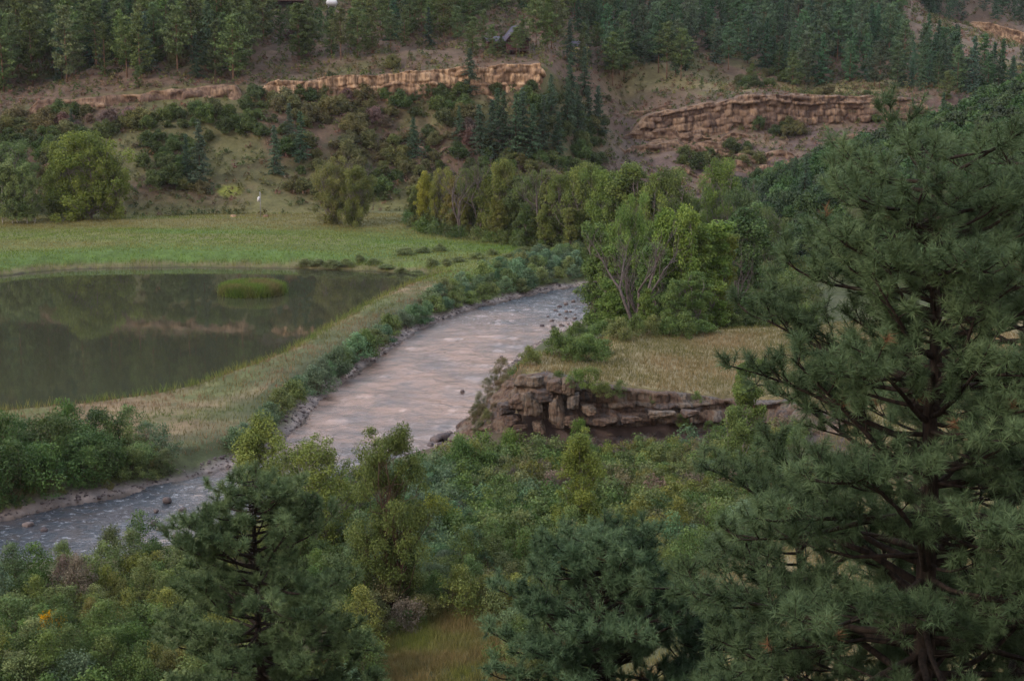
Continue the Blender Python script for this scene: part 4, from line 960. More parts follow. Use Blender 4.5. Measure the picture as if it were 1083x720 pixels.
for px, py, Y, Ht, k_, lab in singles:
    x, Y = ground_at(px, py)
    if k_ == 'f' and 480 < px < 640: Ht *= .84
    nm = 'spruce_tree' if k_ == 'f' else 'bench_pine'
    plant(nm, firs[(px+int(Ht)) % 5] if k_ == 'f' else pines[[3, 1, 0][px % 3]], x, Y, Ht/(15 if k_ == 'f' else 16), jit((0.036, 0.060, 0.038) if k_ == 'f' else G_PINE, .12), lab, None, 'spruce' if k_ == 'f' else 'pine', dz=-.2, sz=None if (px+int(Ht)) % 2 else .85)

# ------------------------------------------------------------------ scrub oak on the slopes
oaks = [proto('oak', broadleaf(500+i, 2.6, 4.4, .0, 'bush', 34, .75, 110, .15, 3, .05), M_LEAF, M_BARK) for i in range(4)]
lowo = [broadleaf(520+i, 2.4, 4.2, .0, 'bush', 26, .75, 45, .21, 1, .05)[1:] for i in range(3)]
def scrub_test(x, y, z_, px, py):
    L = layer_of(x, y); d = fbm(x/13, y/13, 431, 3)
    thr = np.where(px < 640, -0.40, 0.27); thr = np.where((px < 640) & (L < L_FOOT+.2), 0.0, thr)
    thr = np.where((px > 215) & (px < 300) & (py > 150), 0.3, thr); thr = np.where((px > 380) & (px < 640) & (py > 100), -0.45, thr)
    low = (L > L_FOOT+.08) & (L < L_CB+.02) & (d > thr)
    low &= ~((px < 258) & (L > L_CB-.16) & (d < .25))
    hi = (L > L_CT+.3) & (L < L_BE+.6) & (d > 0.33) & (py > 30)
    return (low | hi) & (px > -60) & (px < 1150)
sx, sy, sz_, spx, spy = scatter(16000, (-160, 170), (262, 400), 2.2, 25, scrub_test)
print('scrub', len(sx))
order = np.argsort(sy/ (1+0*sx)); rest = []; cnt = 0
for i in order:
    hue = vnoise(np.array([sx[i]/9]), np.array([sy[i]/9]), 77)[0]
    col = jit(G_OAK if hue < .55 else ((0.075, 0.080, 0.036) if hue < .8 else (0.10, 0.075, 0.06)), .2)
    s = PR.uniform(.55, 1.35)
    if cnt < 290 and -5 < spx[i] < 1085 and s > .7:
        cnt += 1; side = 'left slope above the meadow' if spx[i] < 220 else ('slope above the yellow grass patch' if spx[i] < 340 else ('middle slope below the long cliff' if spx[i] < 500 else ('slope by the fir gully' if spx[i] < 640 else 'scree below the right cliff')))
        o = put('scrub_oak', oaks[i % 4][1]); o.location = (sx[i], sy[i], sz_[i]-.15); o.rotation_euler.z = PR.uniform(0, 6); o.scale = (s, s, s); o.color = (*col, 1)
        tone = 'dark green' if hue < .55 else ('olive' if hue < .8 else 'brownish')
        tag(o, f'{tone} {"large" if s > 1.05 else "small"} scrub oak bush on the {side}', 'bush', 'scrub oak bushes on the valley side')
    else: rest.append((sx[i], sy[i], sz_[i]-.15, s, PR.uniform(0, 6), col, i % 3))
merged_stuff('scrub_undergrowth', rest, lowo, 'scrub thickets covering the valley side', M_LEAF_S)
# low tufts, dry brush
def tuft_test(x, y, z_, px, py):
    L = layer_of(x, y); return (L > L_FOOT-.05) & (L < L_BE+1) & (px > -60) & (px < 1150) & (fbm(x/6, y/6, 441, 3) > -.25)
x_, y_, z_, px_, py_ = scatter(60000, (-170, 180), (262, 440), 1.15, 26, tuft_test)
lowt = [broadleaf(540+i, .7, 1.3, .0, 'bush', 4, .38, 8, .16, 1, .02)[1:] for i in range(3)]
def brushcol():
    r_ = PR.random(); return jit((0.075,0.08,0.034) if r_ < .45 else ((0.10,0.072,0.048) if r_ < .7 else (0.045,0.06,0.026)), .2)
merged_stuff('slope_brush', [(a, b, c_-.05, PR.uniform(.6, 1.9), PR.uniform(0, 6), brushcol(), PR.randrange(3)) for a, b, c_ in zip(x_, y_, z_)], lowt, 'low dry brush and tufts on the slopes', M_LEAF_S)

merged_stuff('ridge_brush', [(a, b, c_-.05, PR.uniform(.8, 2.6), PR.uniform(0, 6), brushcol(), PR.randrange(3)) for a, b, c_ in ridge_brush_items], lowt, 'scattered brush on the bare far ridge', M_LEAF_S)
# spur on the right: thick green scrub
def spur_test(x, y, z_, px, py):
    L = height(x, y, True); return (L[6] > .5) & (px > 700) & (px < 1200)
spk = height
x_, y_, z_, px_, py_ = scatter(6000, (28, 140), (170, 330), 2.6, 27, spur_test)
rest = []; cnt = 0
for i in np.argsort(px_+0.3*y_):
    col = jit((0.036, 0.066, 0.028) if PR.random() < .7 else (0.028, 0.044, 0.024), .2); s = PR.uniform(.8, 1.5)
    if cnt < 150 and px_[i] < 1080:
        cnt += 1; o = put('hazel_bush', oaks[i % 4][1]); o.location = (x_[i], y_[i], z_[i]-.2); o.rotation_euler.z = PR.uniform(0, 6); o.scale = (s, s, s*1.1); o.color = (*col, 1)
        tag(o, f'{"large" if s > 1.25 else ("small" if s < 1 else "middling")} {"bright" if col[1] > .085 else ("dark" if col[1] < .06 else "mid")} green bush {"low" if py_[i] > 250 else ("halfway up" if py_[i] > 190 else "high")} on the wooded spur', 'bush', 'bushes on the wooded spur')
    else: rest.append((x_[i], y_[i], z_[i]-.2, s, PR.uniform(0, 6), col, i % 3))
merged_stuff('spur_undergrowth', rest, lowo, 'thick green scrub covering the spur at right', M_LEAF_S)

# ------------------------------------------------------------------ cottonwoods
cotR = [proto('cot', broadleaf(600+i, 13, 10, .10, 'round', 120, 1.3, 260, .155, 3, .28), M_LEAF, M_BARKG) for i in range(3)]
cotC = [proto('cot', broadleaf(620+i, 13, 5.2, .08, 'column', 95, 1.0, 250, .145, 2, .2), M_LEAF, M_BARKG) for i in range(4)]
cotT = [proto('cot', broadleaf(640+i, 13, 3.4, .05, 'column', 75, .75, 230, .125, 1, .14), M_LEAF, M_BARKG) for i in range(3)]
deadT = [(bare(660+i, 12, 5, 60, .16, 3).mesh('trunk', [M_BARKD]), None, 'crown') for i in range(3)]
def tree(name, pr, px, py_foot, Y, top_py, col, lab, cat='cottonwood', wid=1.0, ref=13.0, grp=None, rz=None):
    x = x_at(px, Y, py_foot); zf = H(x, Y); zt_ = z_at(top_py, Y); Ht = zt_-zf
    s = Ht/ref; r = plant(name, pr, x, Y, s*wid, jit(col, .06), lab, grp, cat, sz=1/wid, z=zf-.1, rz=rz); return r
# far left mass
tree('cottonwood', cotR[0], 92, 222, 262, 143, (0.088, 0.118, 0.032), 'big round yellow green cottonwood at the left edge of the meadow', wid=1.05)
tree('cottonwood', cotR[1], 66, 222, 264, 152, (0.08, 0.11, 0.032), 'lower left lobe tree leaning against the big round cottonwood', wid=.75)
tree('cottonwood', cotR[2], 118, 222, 261, 160, (0.085, 0.112, 0.032), 'smaller yellow green cottonwood on the right of the big round one', wid=.7)
tree('cottonwood', cotR[1], 12, 222, 266, 152, (0.055, 0.085, 0.035), 'dark green cottonwood behind the aspens at the left edge', wid=.9)
aspen = proto('aspen', broadleaf(680, 9, 3.6, .14, 'column', 60, .65, 200, .11, 1, .09), M_LEAF, M_BARKW)
for px, top, lab in ((3,176,'pale trunked aspen nearest the left edge of the picture'),(11,170,'second pale trunked aspen from the left edge'),(19,180,'aspen with a light crown third from the left edge'),(27,174,'aspen fourth from the left edge beside the round cottonwood'),(35,184,'short aspen touching the round cottonwood')):
    tree('aspen', aspen, px, 222, 256, top, (0.085, 0.12, 0.05), lab, 'aspen', 1.0, 9.0)
# middle group left of the belt
tree('cottonwood', cotR[2], 352, 232, 258, 168, (0.085, 0.095, 0.034), 'olive cottonwood at the left of the small group on the meadow edge', wid=.8)
tree('cottonwood', cotR[0], 376, 233, 256, 178, (0.075, 0.09, 0.032), 'dull green cottonwood at the right of the small meadow edge group', wid=.75)
tree('dead_tree', deadT[0], 364, 205, 272, 155, G_GREY, 'bare grey tree rising behind the small meadow edge group', 'bare tree', 1.2, 12)
tree('dead_tree', deadT[1], 375, 205, 273, 160, G_GREY, 'second bare grey tree behind the meadow edge group', 'bare tree', 1.2, 12)
# belt of trees along the far river bank
belt = [(449,238,255,182,'C',(0.14,0.15,0.036),.9,'bright yellow green cottonwood at the left end of the river belt'),(466,238,254,180,'R',(0.10,0.115,0.034),.6,'olive cottonwood second in the river belt'),
 (482,240,251,186,'C',(0.105,0.105,0.036),1.1,'cottonwood with thin brownish crown near the left of the belt'),(499,243,248,178,'R',(0.07,0.10,0.035),.6,'mid green cottonwood in the left half of the belt'),
 (516,246,246,184,'C',(0.08,0.105,0.034),1.1,'leafy cottonwood between two darker ones in the belt'),(531,248,244,172,'R',(0.085,0.105,0.034),.62,'rounded cottonwood under the gully firs'),
 (548,250,242,186,'C',(0.055,0.08,0.032),1.2,'dark column tree in the belt below the gully'),(563,252,240,182,'R',(0.065,0.09,0.034),.7,'dark green cottonwood in the centre of the belt'),
 (582,256,236,180,'C',(0.08,0.10,0.036),1.2,'broad column cottonwood right of the belt centre'),(598,258,233,184,'R',(0.07,0.10,0.032),.65,'cottonwood above the far river reach'),
 (615,262,229,176,'R',(0.075,0.105,0.033),.66,'tall cottonwood just left of the near cottonwood group'),(640,268,224,182,'R',(0.07,0.105,0.033),.7,'wide cottonwood behind the bare topped tree'),
 (664,270,221,172,'C',(0.07,0.10,0.034),1.3,'tall column tree behind the bare topped tree'),(686,272,219,186,'R',(0.08,0.115,0.034),.72,'round cottonwood behind the near group'),
 (708,272,219,182,'R',(0.06,0.09,0.03),.7,'dark cottonwood behind the right half of the near group'),(762,250,232,172,'R',(0.065,0.10,0.032),.62,'ball crowned cottonwood in front of the scree'),
 (730,262,226,208,'C',(0.075,0.11,0.034),1.3,'leafy tree at the foot of the scree'),(790,268,215,205,'R',(0.045,0.07,0.03),.62,'dark tree right of the ball crowned cottonwood'),
 (815,275,210,222,'R',(0.05,0.075,0.03),.6,'dark rounded tree at the foot of the spur'),(440,232,262,196,'C',(0.07,0.09,0.034),1.1,'low tree in the gap left of the belt'),
 (524,252,240,205,'T',(0.10,0.11,0.036),1.2,'small light poplar in front of the belt'),(575,262,230,214,'T',(0.09,0.11,0.036),1.2,'small poplar in front of the dark belt trees'),(603,268,226,218,'T',(0.085,0.10,0.036),1.3,'little olive poplar by the far river bend'),
 (492,246,246,208,'T',(0.09,0.10,0.036),1.3,'short brownish poplar in front of the belt'),(556,258,234,216,'T',(0.06,0.09,0.034),1.4,'short dark poplar in front of the belt')]
for px, pf, Y, top, k_, col, wd, lab in belt:
    pr = {'R': cotR, 'C': cotC, 'T': cotT}[k_]; tree('cottonwood', pr[px % len(pr)], px, pf, Y, top, col, lab, wid=wd)
for px, pf, Y, top, lab in ((488,240,252,164,'bare grey tree standing above the left of the belt'),(508,240,253,160,'bare branched tree behind the belt left of the gully firs'),(572,250,243,166,'bare tree behind the belt below the gully'),
                            (592,250,242,170,'grey leafless tree right of the one below the gully'),(641,262,234,168,'leafless tree above the right half of the belt'),(700,262,230,172,'leafless tree beside the scree'),(795,262,222,190,'bare grey tree between the dark trees near the scree'),(683,262,232,176,'bare thin tree left of the leafless one beside the scree')):
    tree('dead_tree', deadT[px % 3], px, pf, Y-(8 if Y > 235 else 4), top-6, G_GREY, lab, 'bare tree', 1.0, 12)
# near cottonwood group by the bend
near_g = [(632,342,160,240,'C',(0.07,0.105,0.036),.95,'bright green cottonwood at the left of the river bend group'),(645,344,158,262,'T',(0.075,0.112,0.034),1.5,'leafy young cottonwood below the bright one at the bend'),
 (648,350,154,300,'C',(0.075,0.115,0.034),1.6,'low bushy cottonwood in front of the bare topped tree'),(690,352,153,262,'C',(0.07,0.105,0.036),1.2,'cottonwood right of the bare topped tree'),
 (702,350,156,226,'C',(0.088,0.130,0.036),.75,'tall cottonwood in the middle of the river bend group'),(722,352,155,222,'C',(0.095,0.132,0.036),.75,'tallest cottonwood with a yellow tinted top at the bend'),
 (738,350,157,240,'T',(0.094,0.135,0.036),1.5,'narrow bright cottonwood right of the tallest at the bend'),(754,346,160,242,'T',(0.09,0.132,0.036),1.5,'narrow cottonwood second from the right of the bend group'),
 (766,344,162,256,'T',(0.10,0.115,0.032),1.1,'slim cottonwood with a yellow patch at the right of the bend group'),(712,358,147,300,'C',(0.075,0.11,0.038),1.4,'short leafy cottonwood in front of the bend group'),
 (683,358,147,308,'T',(0.085,0.12,0.036),1.7,'small cottonwood at the foot of the bare topped tree'),(735,356,150,290,'C',(0.075,0.11,0.038),1.3,'bushy cottonwood at the right foot of the group'),
 (665,340,168,214,'R',(0.075,0.11,0.034),.5,'tall green cottonwood directly behind the bare topped tree'),(785,330,172,222,'C',(0.045,0.07,0.028),1.4,'dark cottonwood with grey trunks right of the bend group')]
for px, pf, Y, top, k_, col, wd, lab in near_g:
    top -= 5; wd *= .9; col = (col[0]*.9, col[1]*.98, col[2])
    pr = {'R': cotR, 'C': cotC, 'T': cotT}[k_]; tree('cottonwood', pr[px % len(pr)], px, pf, Y, top, col, lab, wid=wd)
bigdead = (bare(671, 12, 4.5, 60, .3, 3).mesh('trunk', [M_BARKD]), None, 'crown')
tree('dead_tree', bigdead, 672, 350, 149, 232, G_GREY, 'bare topped grey tree with a thick dark base in the river bend group', 'bare tree', 1.0, 12)
tree('dead_tree', deadT[2], 655, 345, 155, 250, G_GREY, 'thinner bare grey tree left of the thick based one', 'bare tree', .8, 12)
tree('dead_tree', deadT[1], 718, 345, 158, 232, G_GREY, 'bare pale stems showing through the tallest bend cottonwoods', 'bare tree', .7, 12)
tree('dead_tree', deadT[0], 779, 330, 168, 240, G_GREY, 'pale double trunk in front of the dark cottonwood', 'bare tree', .6, 12)

# nearer single trees among the brush
tree('cottonwood', proto('c', broadleaf(700, 10, 5.6, .2, 'round', 150, .62, 330, .062, 2, .13), M_LEAF, M_BARK), 421, 668, 73, 452, (0.060, 0.082, 0.026), 'slender dark cottonwood with open lower trunk standing in the near brush', ref=10, wid=.85)
tree('cottonwood', proto('c', broadleaf(701, 7, 4.6, .05, 'round', 100, .6, 330, .06, 3, .1), M_LEAF, M_BARKG), 343, 590, 84, 462, (0.085, 0.11, 0.034), 'bright yellow green cottonwood left of the slender dark one', ref=7, wid=1.15)
tree('cottonwood', proto('c', broadleaf(702, 7, 4.2, .05, 'round', 90, .6, 300, .06, 3, .1), M_LEAF, M_BARKG), 311, 580, 86, 478, (0.075, 0.10, 0.034), 'feathery willow like tree behind the young left pine', ref=7, wid=1.0)
tree('poplar', proto('c', broadleaf(703, 7, 2.9, .0, 'column', 120, .5, 380, .055, 1, .08), M_LEAF, M_BARKG), 612, 588, 84, 455, (0.085, 0.112, 0.030), 'narrow light green poplar in the middle of the brush', 'poplar', ref=7, wid=1.05)
tree('poplar', proto('c', broadleaf(704, 6, 2.0, .35, 'column', 44, .42, 330, .06, 1, .06), M_LEAF, M_BARKG), 789, 500, 98, 380, (0.060, 0.095, 0.030), 'thin young poplar in front of the dry terrace', 'poplar', ref=6, wid=.9)
tree('poplar', proto('c', broadleaf(705, 5, 2.6, .02, 'column', 50, .5, 330, .06, 2, .06), M_LEAF, M_BARKG), 770, 520, 96, 428, (0.060, 0.088, 0.032), 'low leafy poplar below the thin one', 'poplar', ref=5, wid=1.0)
tree('cottonwood', proto('c', broadleaf(706, 5, 3.6, .0, 'round', 80, .55, 330, .06, 2, .08), M_LEAF, M_BARKG), 400, 660, 74, 560, (0.045, 0.07, 0.028), 'dark leafy sapling at the foot of the slender cottonwood', ref=5, wid=1.2)
tree('cottonwood', proto('c', broadleaf(707, 4, 3.2, .0, 'round', 60, .5, 330, .06, 2, .08), M_LEAF, M_BARKG), 277, 500, 103, 446, (0.10, 0.125, 0.038), 'light green sapling on the river bank behind the pine top', ref=4, wid=1.0)
#%%END3

# ------------------------------------------------------------------ bushes and brush by the water
will = [proto('w', broadleaf(800+i, [1.8, 2.0, 1.5, 2.4][i], [2.5, 2.1, 2.7, 2.3][i], .0, 'bush', [30, 26, 30, 30][i], .42, 120, .052, 5, .03), M_LEAF, M_BARK) for i in range(4)]
willf = [proto('w', broadleaf(810+i, 2.2, 3.2, .0, 'bush', 34, .58, 110, .085, 4, .03), M_LEAF, M_BARK) for i in range(4)]
loww = [broadleaf(820+i, 1.5, 2.4, .0, 'bush', 22, .45, 42, .085, 1, .03)[1:] for i in range(4)]
twig = [(bare(830+i, 1.7, 1.6, 30, .025, 5).mesh('stem', [M_BARKD]), None, 'crown') for i in range(2)]
def zpoly(p, z_): return [at_z(a, b, z_) for a, b in p]
W1 = zpoly([(-80,474),(60,466),(140,468),(172,478),(208,498),(120,522),(0,545),(-80,556)], 0.5)
W2 = zpoly([(226,488),(248,466),(287,437),(332,400),(402,354),(457,321),(522,293),(612,271),(612,292),(520,311),(450,332),(390,372),(345,403),(312,436),(288,466),(244,490)], 0.3)
B = zpoly([(500,476),(640,474),(740,468),(850,462),(850,540),(800,600),(720,650),(640,760),(548,760),(536,675),(470,668),(405,684),(380,760),(-80,800),(-80,640),(0,625),(100,618),(215,590),(300,560),(382,512),(480,480)], 0.6)
def pol_test(P, lo=0.8, hi=99): return lambda x, y, z_, px, py: inpoly(x, y, P) & (sdist(x, y, RIVER) > lo)
def place_bush(name, pr, x, y, z_, s, col, lab, grp, sz=None):
    r = empty(name, (x, y, z_-.08), PR.uniform(0, 6.28), (s, s, s*(sz or PR.uniform(.85, 1.15)))); tag(r, lab, 'bush', grp)
    put('stem', pr[0], r)
    if pr[1] is not None: c_ = put('leaves', pr[1], r); c_.color = (*col, 1)
def tone_of(c_):
    if c_[2] > c_[0]*.78: return 'blue green'
    if c_[0] > c_[1]*.93: return 'olive brown'
    if c_[0] > c_[1]*.80: return 'yellow green'
    return 'dark green' if c_[1] < .085 else 'mid green'
def size_of(s): return 'large' if s > 1.2 else ('small' if s < .85 else 'middling')
rest = []
# left near bank
x_, y_, z_, px_, py_ = scatter(9000, (-60, -10), (88, 125), 1.75, 61, pol_test(W1, 1.1))
for i in range(len(x_)):
    big = px_[i] < 120 and py_[i] > 470
    col = jit((0.040, 0.072, 0.026) if big else (G_WIL if PR.random() < .5 else G_WILB), .2); s = PR.uniform(.9, 1.5)*(1.35 if big else 1)
    if -20 < px_[i] < 1100:
        place_bush('willow_bush', will[i % 4], x_[i], y_[i], z_[i], s, col, f'{size_of(s)} {tone_of(col)} willow bush on the near left bank {"by the water" if py_[i] > 500 else ("under the pond" if py_[i] < 465 else "in the middle of the thicket")}', 'willow bushes between pond and lower river')
    else: rest.append((x_[i], y_[i], z_[i]-.05, s, PR.uniform(0, 6), col, i % 4))
# strip along the river
x_, y_, z_, px_, py_ = scatter(16000, (-45, 20), (100, 240), 1.75, 62, pol_test(W2, 0.9))
for i in range(len(x_)):
    col = jit(G_WILB if PR.random() < .6 else G_WIL, .2); s = PR.uniform(.66, 1.15)
    w_ = 'near the gravel bank' if py_[i] > 400 else ('along the pink reach of the river' if py_[i] > 330 else 'beside the far river bend')
    place_bush('willow_bush', willf[i % 4], x_[i], y_[i], z_[i], s, col, f'{size_of(s)} {tone_of(col)} willow bush {w_} below the dike', 'willow bushes along the dike')
# brush of the near flat
x_, y_, z_, px_, py_ = scatter(26000, (-55, 35), (60, 122), 1.15, 63, pol_test(B, 0.6))
hue = vnoise(x_/5, y_/5, 611); hue2 = vnoise(x_/3, y_/3, 613)
n_i = 0
for i in np.argsort(y_):
    h_ = hue[i]*.7+hue2[i]*.3+PR.uniform(-.12, .12)
    if h_ < .30: col = G_WILB
    elif h_ < .48: col = (0.058, 0.092, 0.032)
    elif h_ < .62: col = G_WIL
    elif h_ < .74: col = (0.095, 0.110, 0.036)
    elif h_ < .82: col = G_OLV
    else: col = (0.105, 0.085, 0.065)
    col = tuple(q_*.86 for q_ in jit(col, .18)); s = PR.uniform(.6, 1.05)+.25*vnoise(np.array([x_[i]/6]), np.array([y_[i]/6]), 99)[0]
    inv = -15 < px_[i] < 850 and py_[i] < 735
    if inv and PR.random() < .06 and px_[i] > 440:
        place_bush('bare_shrub', twig[i % 2], x_[i], y_[i], z_[i], s*1.1, G_GREY, 'leafless grey shrub among the green brush of the near flat', 'bare shrubs in the brush'); continue
    if inv and n_i < 300:
        n_i += 1
        w_ = 'by the lower river' if py_[i] < 640 and px_[i] < 230 else ('in the bottom left corner' if px_[i] < 200 else ('between the left pine and the clearing' if px_[i] < 420 else ('around the grassy clearing' if py_[i] > 600 else ('beside the narrow poplar' if px_[i] < 680 else 'left of the big pine'))))
        place_bush('brush_bush', will[(i*7) % 4], x_[i], y_[i], z_[i], s, col, f'{size_of(s+.15)} {tone_of(col)} bush {w_}{", back row" if py_[i] < 560 else (", front row" if py_[i] > 660 else "")}', 'bushes of the near flat')
    else: rest.append((x_[i], y_[i], z_[i]-.05, s, PR.uniform(0, 6), col, i % 4))
print('brush', len(x_), n_i)
# fine undergrowth between the bushes
x2, y2, z2, px2, py2 = scatter(30000, (-60, 35), (60, 125), .85, 64, lambda x, y, z_, px, py: (inpoly(x, y, B) | inpoly(x, y, W1)) & (sdist(x, y, RIVER) > .7))
for i in range(len(x2)):
    rest.append((x2[i], y2[i], z2[i]-.05, PR.uniform(.25, .55), PR.uniform(0, 6), jit(G_WIL if PR.random() < .5 else (0.085, 0.095, 0.035), .25), i % 4))
merged_stuff('undergrowth', rest, loww, 'low leafy undergrowth filling the gaps of the near brush', M_LEAF_S)

def bush_at(px, py, zg, wm, hm, col, lab, grp=None, near_=False, name='willow_bush'):
    x, y = at_z(px, py, zg); s = wm/2.4; pr = (will if near_ else willf)[int(px) % 4]; w0 = [2.5, 2.1, 2.7, 2.3][int(px) % 4] if near_ else 3.2; h0 = [1.8, 2.0, 1.5, 2.4][int(px) % 4] if near_ else 2.2
    place_bush(name, pr, x, y, H(x, y), wm/w0, jit(col, .08), lab, grp, (hm/h0)/(wm/w0))
for a in [(155,462,.8,2.6,1.6,G_WILB,'single blue green bush on the dry grass above the near left bank'), (153,585,0,2.8,2.6,(0.04,0.07,0.026),'dark round bush standing on the near bank against the lower river'), (118,598,0,2.0,2.0,(0.06,0.075,0.035),'brownish bush left of the dark round one on the near bank'), (66,602,0,1.8,1.3,(0.07,0.10,0.04),'small green bush on the near bank at the left'),
          (490,500,.3,3.2,2.6,(0.045,0.085,0.028),'rounded dark green bush at the foot of the bluff by the stones'), (538,484,.3,2.0,2.2,(0.06,0.10,0.03),'upright green bush at the left foot of the bluff'), (612,470,.5,2.0,2.4,(0.075,0.12,0.036),'bright green bush in front of the ochre pillar block'),
          (462,560,.4,3,2,(0.12,0.14,0.03),'yellow green bush right of the slender cottonwood'), (612,425,4.6,4.0,1.7,(0.055,0.09,0.03),'green bush growing on top of the bluff right of the pillar'), (56,700,.4,2.0,1.8,(0.30,0.20,0.03),'small golden yellow bush in the bottom left corner'),
          (830,590,3,1.8,1.2,G_OLV,'olive bush on the dry slope beneath the big pine'), (690,612,.8,2.6,1.8,(0.09,0.10,0.04),'olive bush right of the middle pine')]:
    bush_at(*a[:6], a[6], None, True)
# shrubs round the terrace rim and under the bend group
rimq = [(540,385,4.2),(556,383,4.3),(548,394,4.0),(572,380,4.2),(588,384,4.6),(604,386,4.8),(560,400,4.2),(622,382,4.8),(638,376,4.2),(600,374,3.8),(580,372,3.0),(618,368,3.0),(655,366,3.6),(636,364,2.8),(672,362,3.4),(690,360,3.2),(706,358,3.2),(724,356,3.2),(644,356,2.0),(662,352,2.0),(628,356,1.4),(680,350,2.0),(742,354,3.0),(610,360,1.2)]
for i, (px, py, zg) in enumerate(rimq):
    bush_at(px, py, zg, PR.uniform(2.2, 3.6), PR.uniform(1.3, 2.3), (0.055, 0.088, 0.03) if i % 3 else (0.08, 0.10, 0.038), f'{"dark green" if i % 3 else "olive green"} shrub {"on the bluff rim above the river" if px < 612 else "at the foot of the river bend cottonwoods"}', 'shrubs round the terrace rim')
SLP = [(531,395,3.5),(522,402,2.8),(527,412,2.6),(515,414,2.0),(519,425,1.8),(509,428,1.2),(511,440,.8),(503,446,.3),(523,436,1.4),(506,458,-.2),(534,404,3.6),(515,452,.3)]
for i, (px, py, zg) in enumerate(SLP):
    x, y = at_z(px, py, zg); s = PR.uniform(.45, .8); place_bush('slope_shrub', will[i % 4], x, y-.5, zg+.1, s, jit((0.06,0.07,0.03) if i % 2 else (0.09,0.08,0.045), .15), f'low {"dark green" if i % 2 else "dry brownish"} shrub clinging to the river side of the bluff', 'shrubs on the bluff side')
for px, py, zg, s in [(610,404,5.2,.8),(624,408,5.0,.9),(638,414,4.6,.7),(655,414,4.4,.6),(690,420,3.4,.5),(735,428,2.6,.6),(720,446,1.6,.6),(748,450,1.4,.5),(590,398,5.2,.5)]:
    x, y = at_z(px, py, zg); place_bush('ledge_shrub', will[px % 4], x, y-.9, zg-.1, s, jit((0.06,0.09,0.03), .15), f'green shrub rooted on the bluff face {"right of the ochre pillar" if px < 680 else "at its low right end"}', 'shrubs on the bluff face')
for i, px in enumerate(range(752, 850, 9)):
    bush_at(px, 341-(i % 3)*3, 1.6, PR.uniform(2.4, 3.4), PR.uniform(1.4, 2.0), (0.075, 0.10, 0.036), 'low green shrub in the row behind the dry terrace', 'row of shrubs behind the terrace')
for i, (px, py) in enumerate([(322,271),(336,271),(350,272),(366,272),(380,271),(394,272),(408,274),(424,276),(440,277),(456,275),(472,276),(486,273),(430,268),(505,270),(520,266),(540,268),(448,266),(466,264),(555,262),(575,262),(590,260)]):
    bush_at(px, py, 1.8, PR.uniform(2.2, 4.0), PR.uniform(.6, 1.2), (0.085, 0.108, 0.048), f'grey green shrub in the line {"above the pond" if px < 415 else "between meadow and river"}', 'shrubs along the meadow edge')
# floor of the cottonwood belt
rest = []
x_, y_, z_, px_, py_ = scatter(9000, (-20, 50), (160, 275), 2.0, 66, lambda x, y, z_, px, py: (px > 430) & (px < 860) & (py < np.interp(px, [430, 600, 640, 860], [246, 268, 350, 345])) & (sdist(x, y, RIVER) > 1) & (table(x, y)[1] < 9.05) & (height(x, y) < 4.5))
for i in range(len(x_)): rest.append((x_[i], y_[i], z_[i], PR.uniform(.8, 1.7), PR.uniform(0, 6), jit((0.06, 0.085, 0.032), .25), i % 4))
merged_stuff('riverside_undergrowth', rest, loww, 'leafy undergrowth beneath the river cottonwoods', M_LEAF_S)

# ------------------------------------------------------------------ grass
def blades(name, x, y, z_, hgt_, wid, per, col_fn, label, seed):
    rng = np.random.RandomState(seed); n = len(x)
    X = np.repeat(x, per)+rng.normal(size=n*per)*wid*4; Y = np.repeat(y, per)+rng.normal(size=n*per)*wid*4; Z = np.repeat(z_, per)-.03
    h_ = hgt_*rng.uniform(.5, 1.3, n*per); a = rng.uniform(0, 6.28, n*per); le = rng.uniform(.1, .6, n*per)*h_; la = rng.uniform(0, 6.28, n*per)
    dx, dy = np.cos(a)*wid*.5, np.sin(a)*wid*.5; tx, ty = np.cos(la)*le, np.sin(la)*le
    v = np.stack([np.stack([X-dx, Y-dy, Z], 1), np.stack([X+dx, Y+dy, Z], 1), np.stack([X+dx*.25+tx, Y+dy*.25+ty, Z+h_], 1), np.stack([X-dx*.25+tx, Y-dy*.25+ty, Z+h_], 1)], 1).reshape(-1, 3)
    c_ = np.repeat(col_fn(x, y), per, 0)
    o = put(name, make_mesh(name, v, np.arange(len(v)).reshape(-1, 4), [M_LEAF_S], fattr=rng.rand(n*per), fcol=c_)); tag(o, label, kind='stuff'); return o
def mixcol(a, b, sc, seed, bias=0):
    a = np.array(a); b = np.array(b)
    return lambda x, y: a+(b-a)*np.clip(0.5+bias+1.3*fbm(x/sc, y/sc, seed, 3), 0, 1)[:, None]
def gpts(n, xr, yr, test, seed):
    rng = np.random.RandomState(seed); x = rng.uniform(*xr, n); y = rng.uniform(*yr, n); z_, lay_, dt_, dp_, dr_, di_, sp_ = height(x, y, True); px, py = proj(x, y, z_)
    k_ = test(x, y, z_, px, py, dt_, dp_, dr_, di_); return x[k_], y[k_], z_[k_]
q = gpts(60000, (-6, 52), (90, 155), lambda x, y, z_, px, py, dt_, dp_, dr_, di_: (dt_ < 0.4) & (px < 1110), 71)
blades('dry_grass', *q, .32, .05, 3, mixcol((0.13,0.105,0.055), (0.085,0.085,0.035), 7, 711), 'dry tan grass on the river terrace', 71)
q = gpts(60000, (-110, 10), (98, 215), lambda x, y, z_, px, py, dt_, dp_, dr_, di_: (dp_ > .3) & (dp_ < 24) & (dr_ > 2.2) & (px > -40) & (px < 640) & (y < 208), 72)
blades('dike_grass', *q, .32, .055, 3, mixcol((0.115,0.085,0.048), (0.065,0.085,0.03), 6, 721, .05), 'dry and green grass along the pond dike', 72)
q = gpts(40000, (-100, 0), (100, 250), lambda x, y, z_, px, py, dt_, dp_, dr_, di_: (dp_ > -.3) & (dp_ < 2.0) & (px > -40), 73)
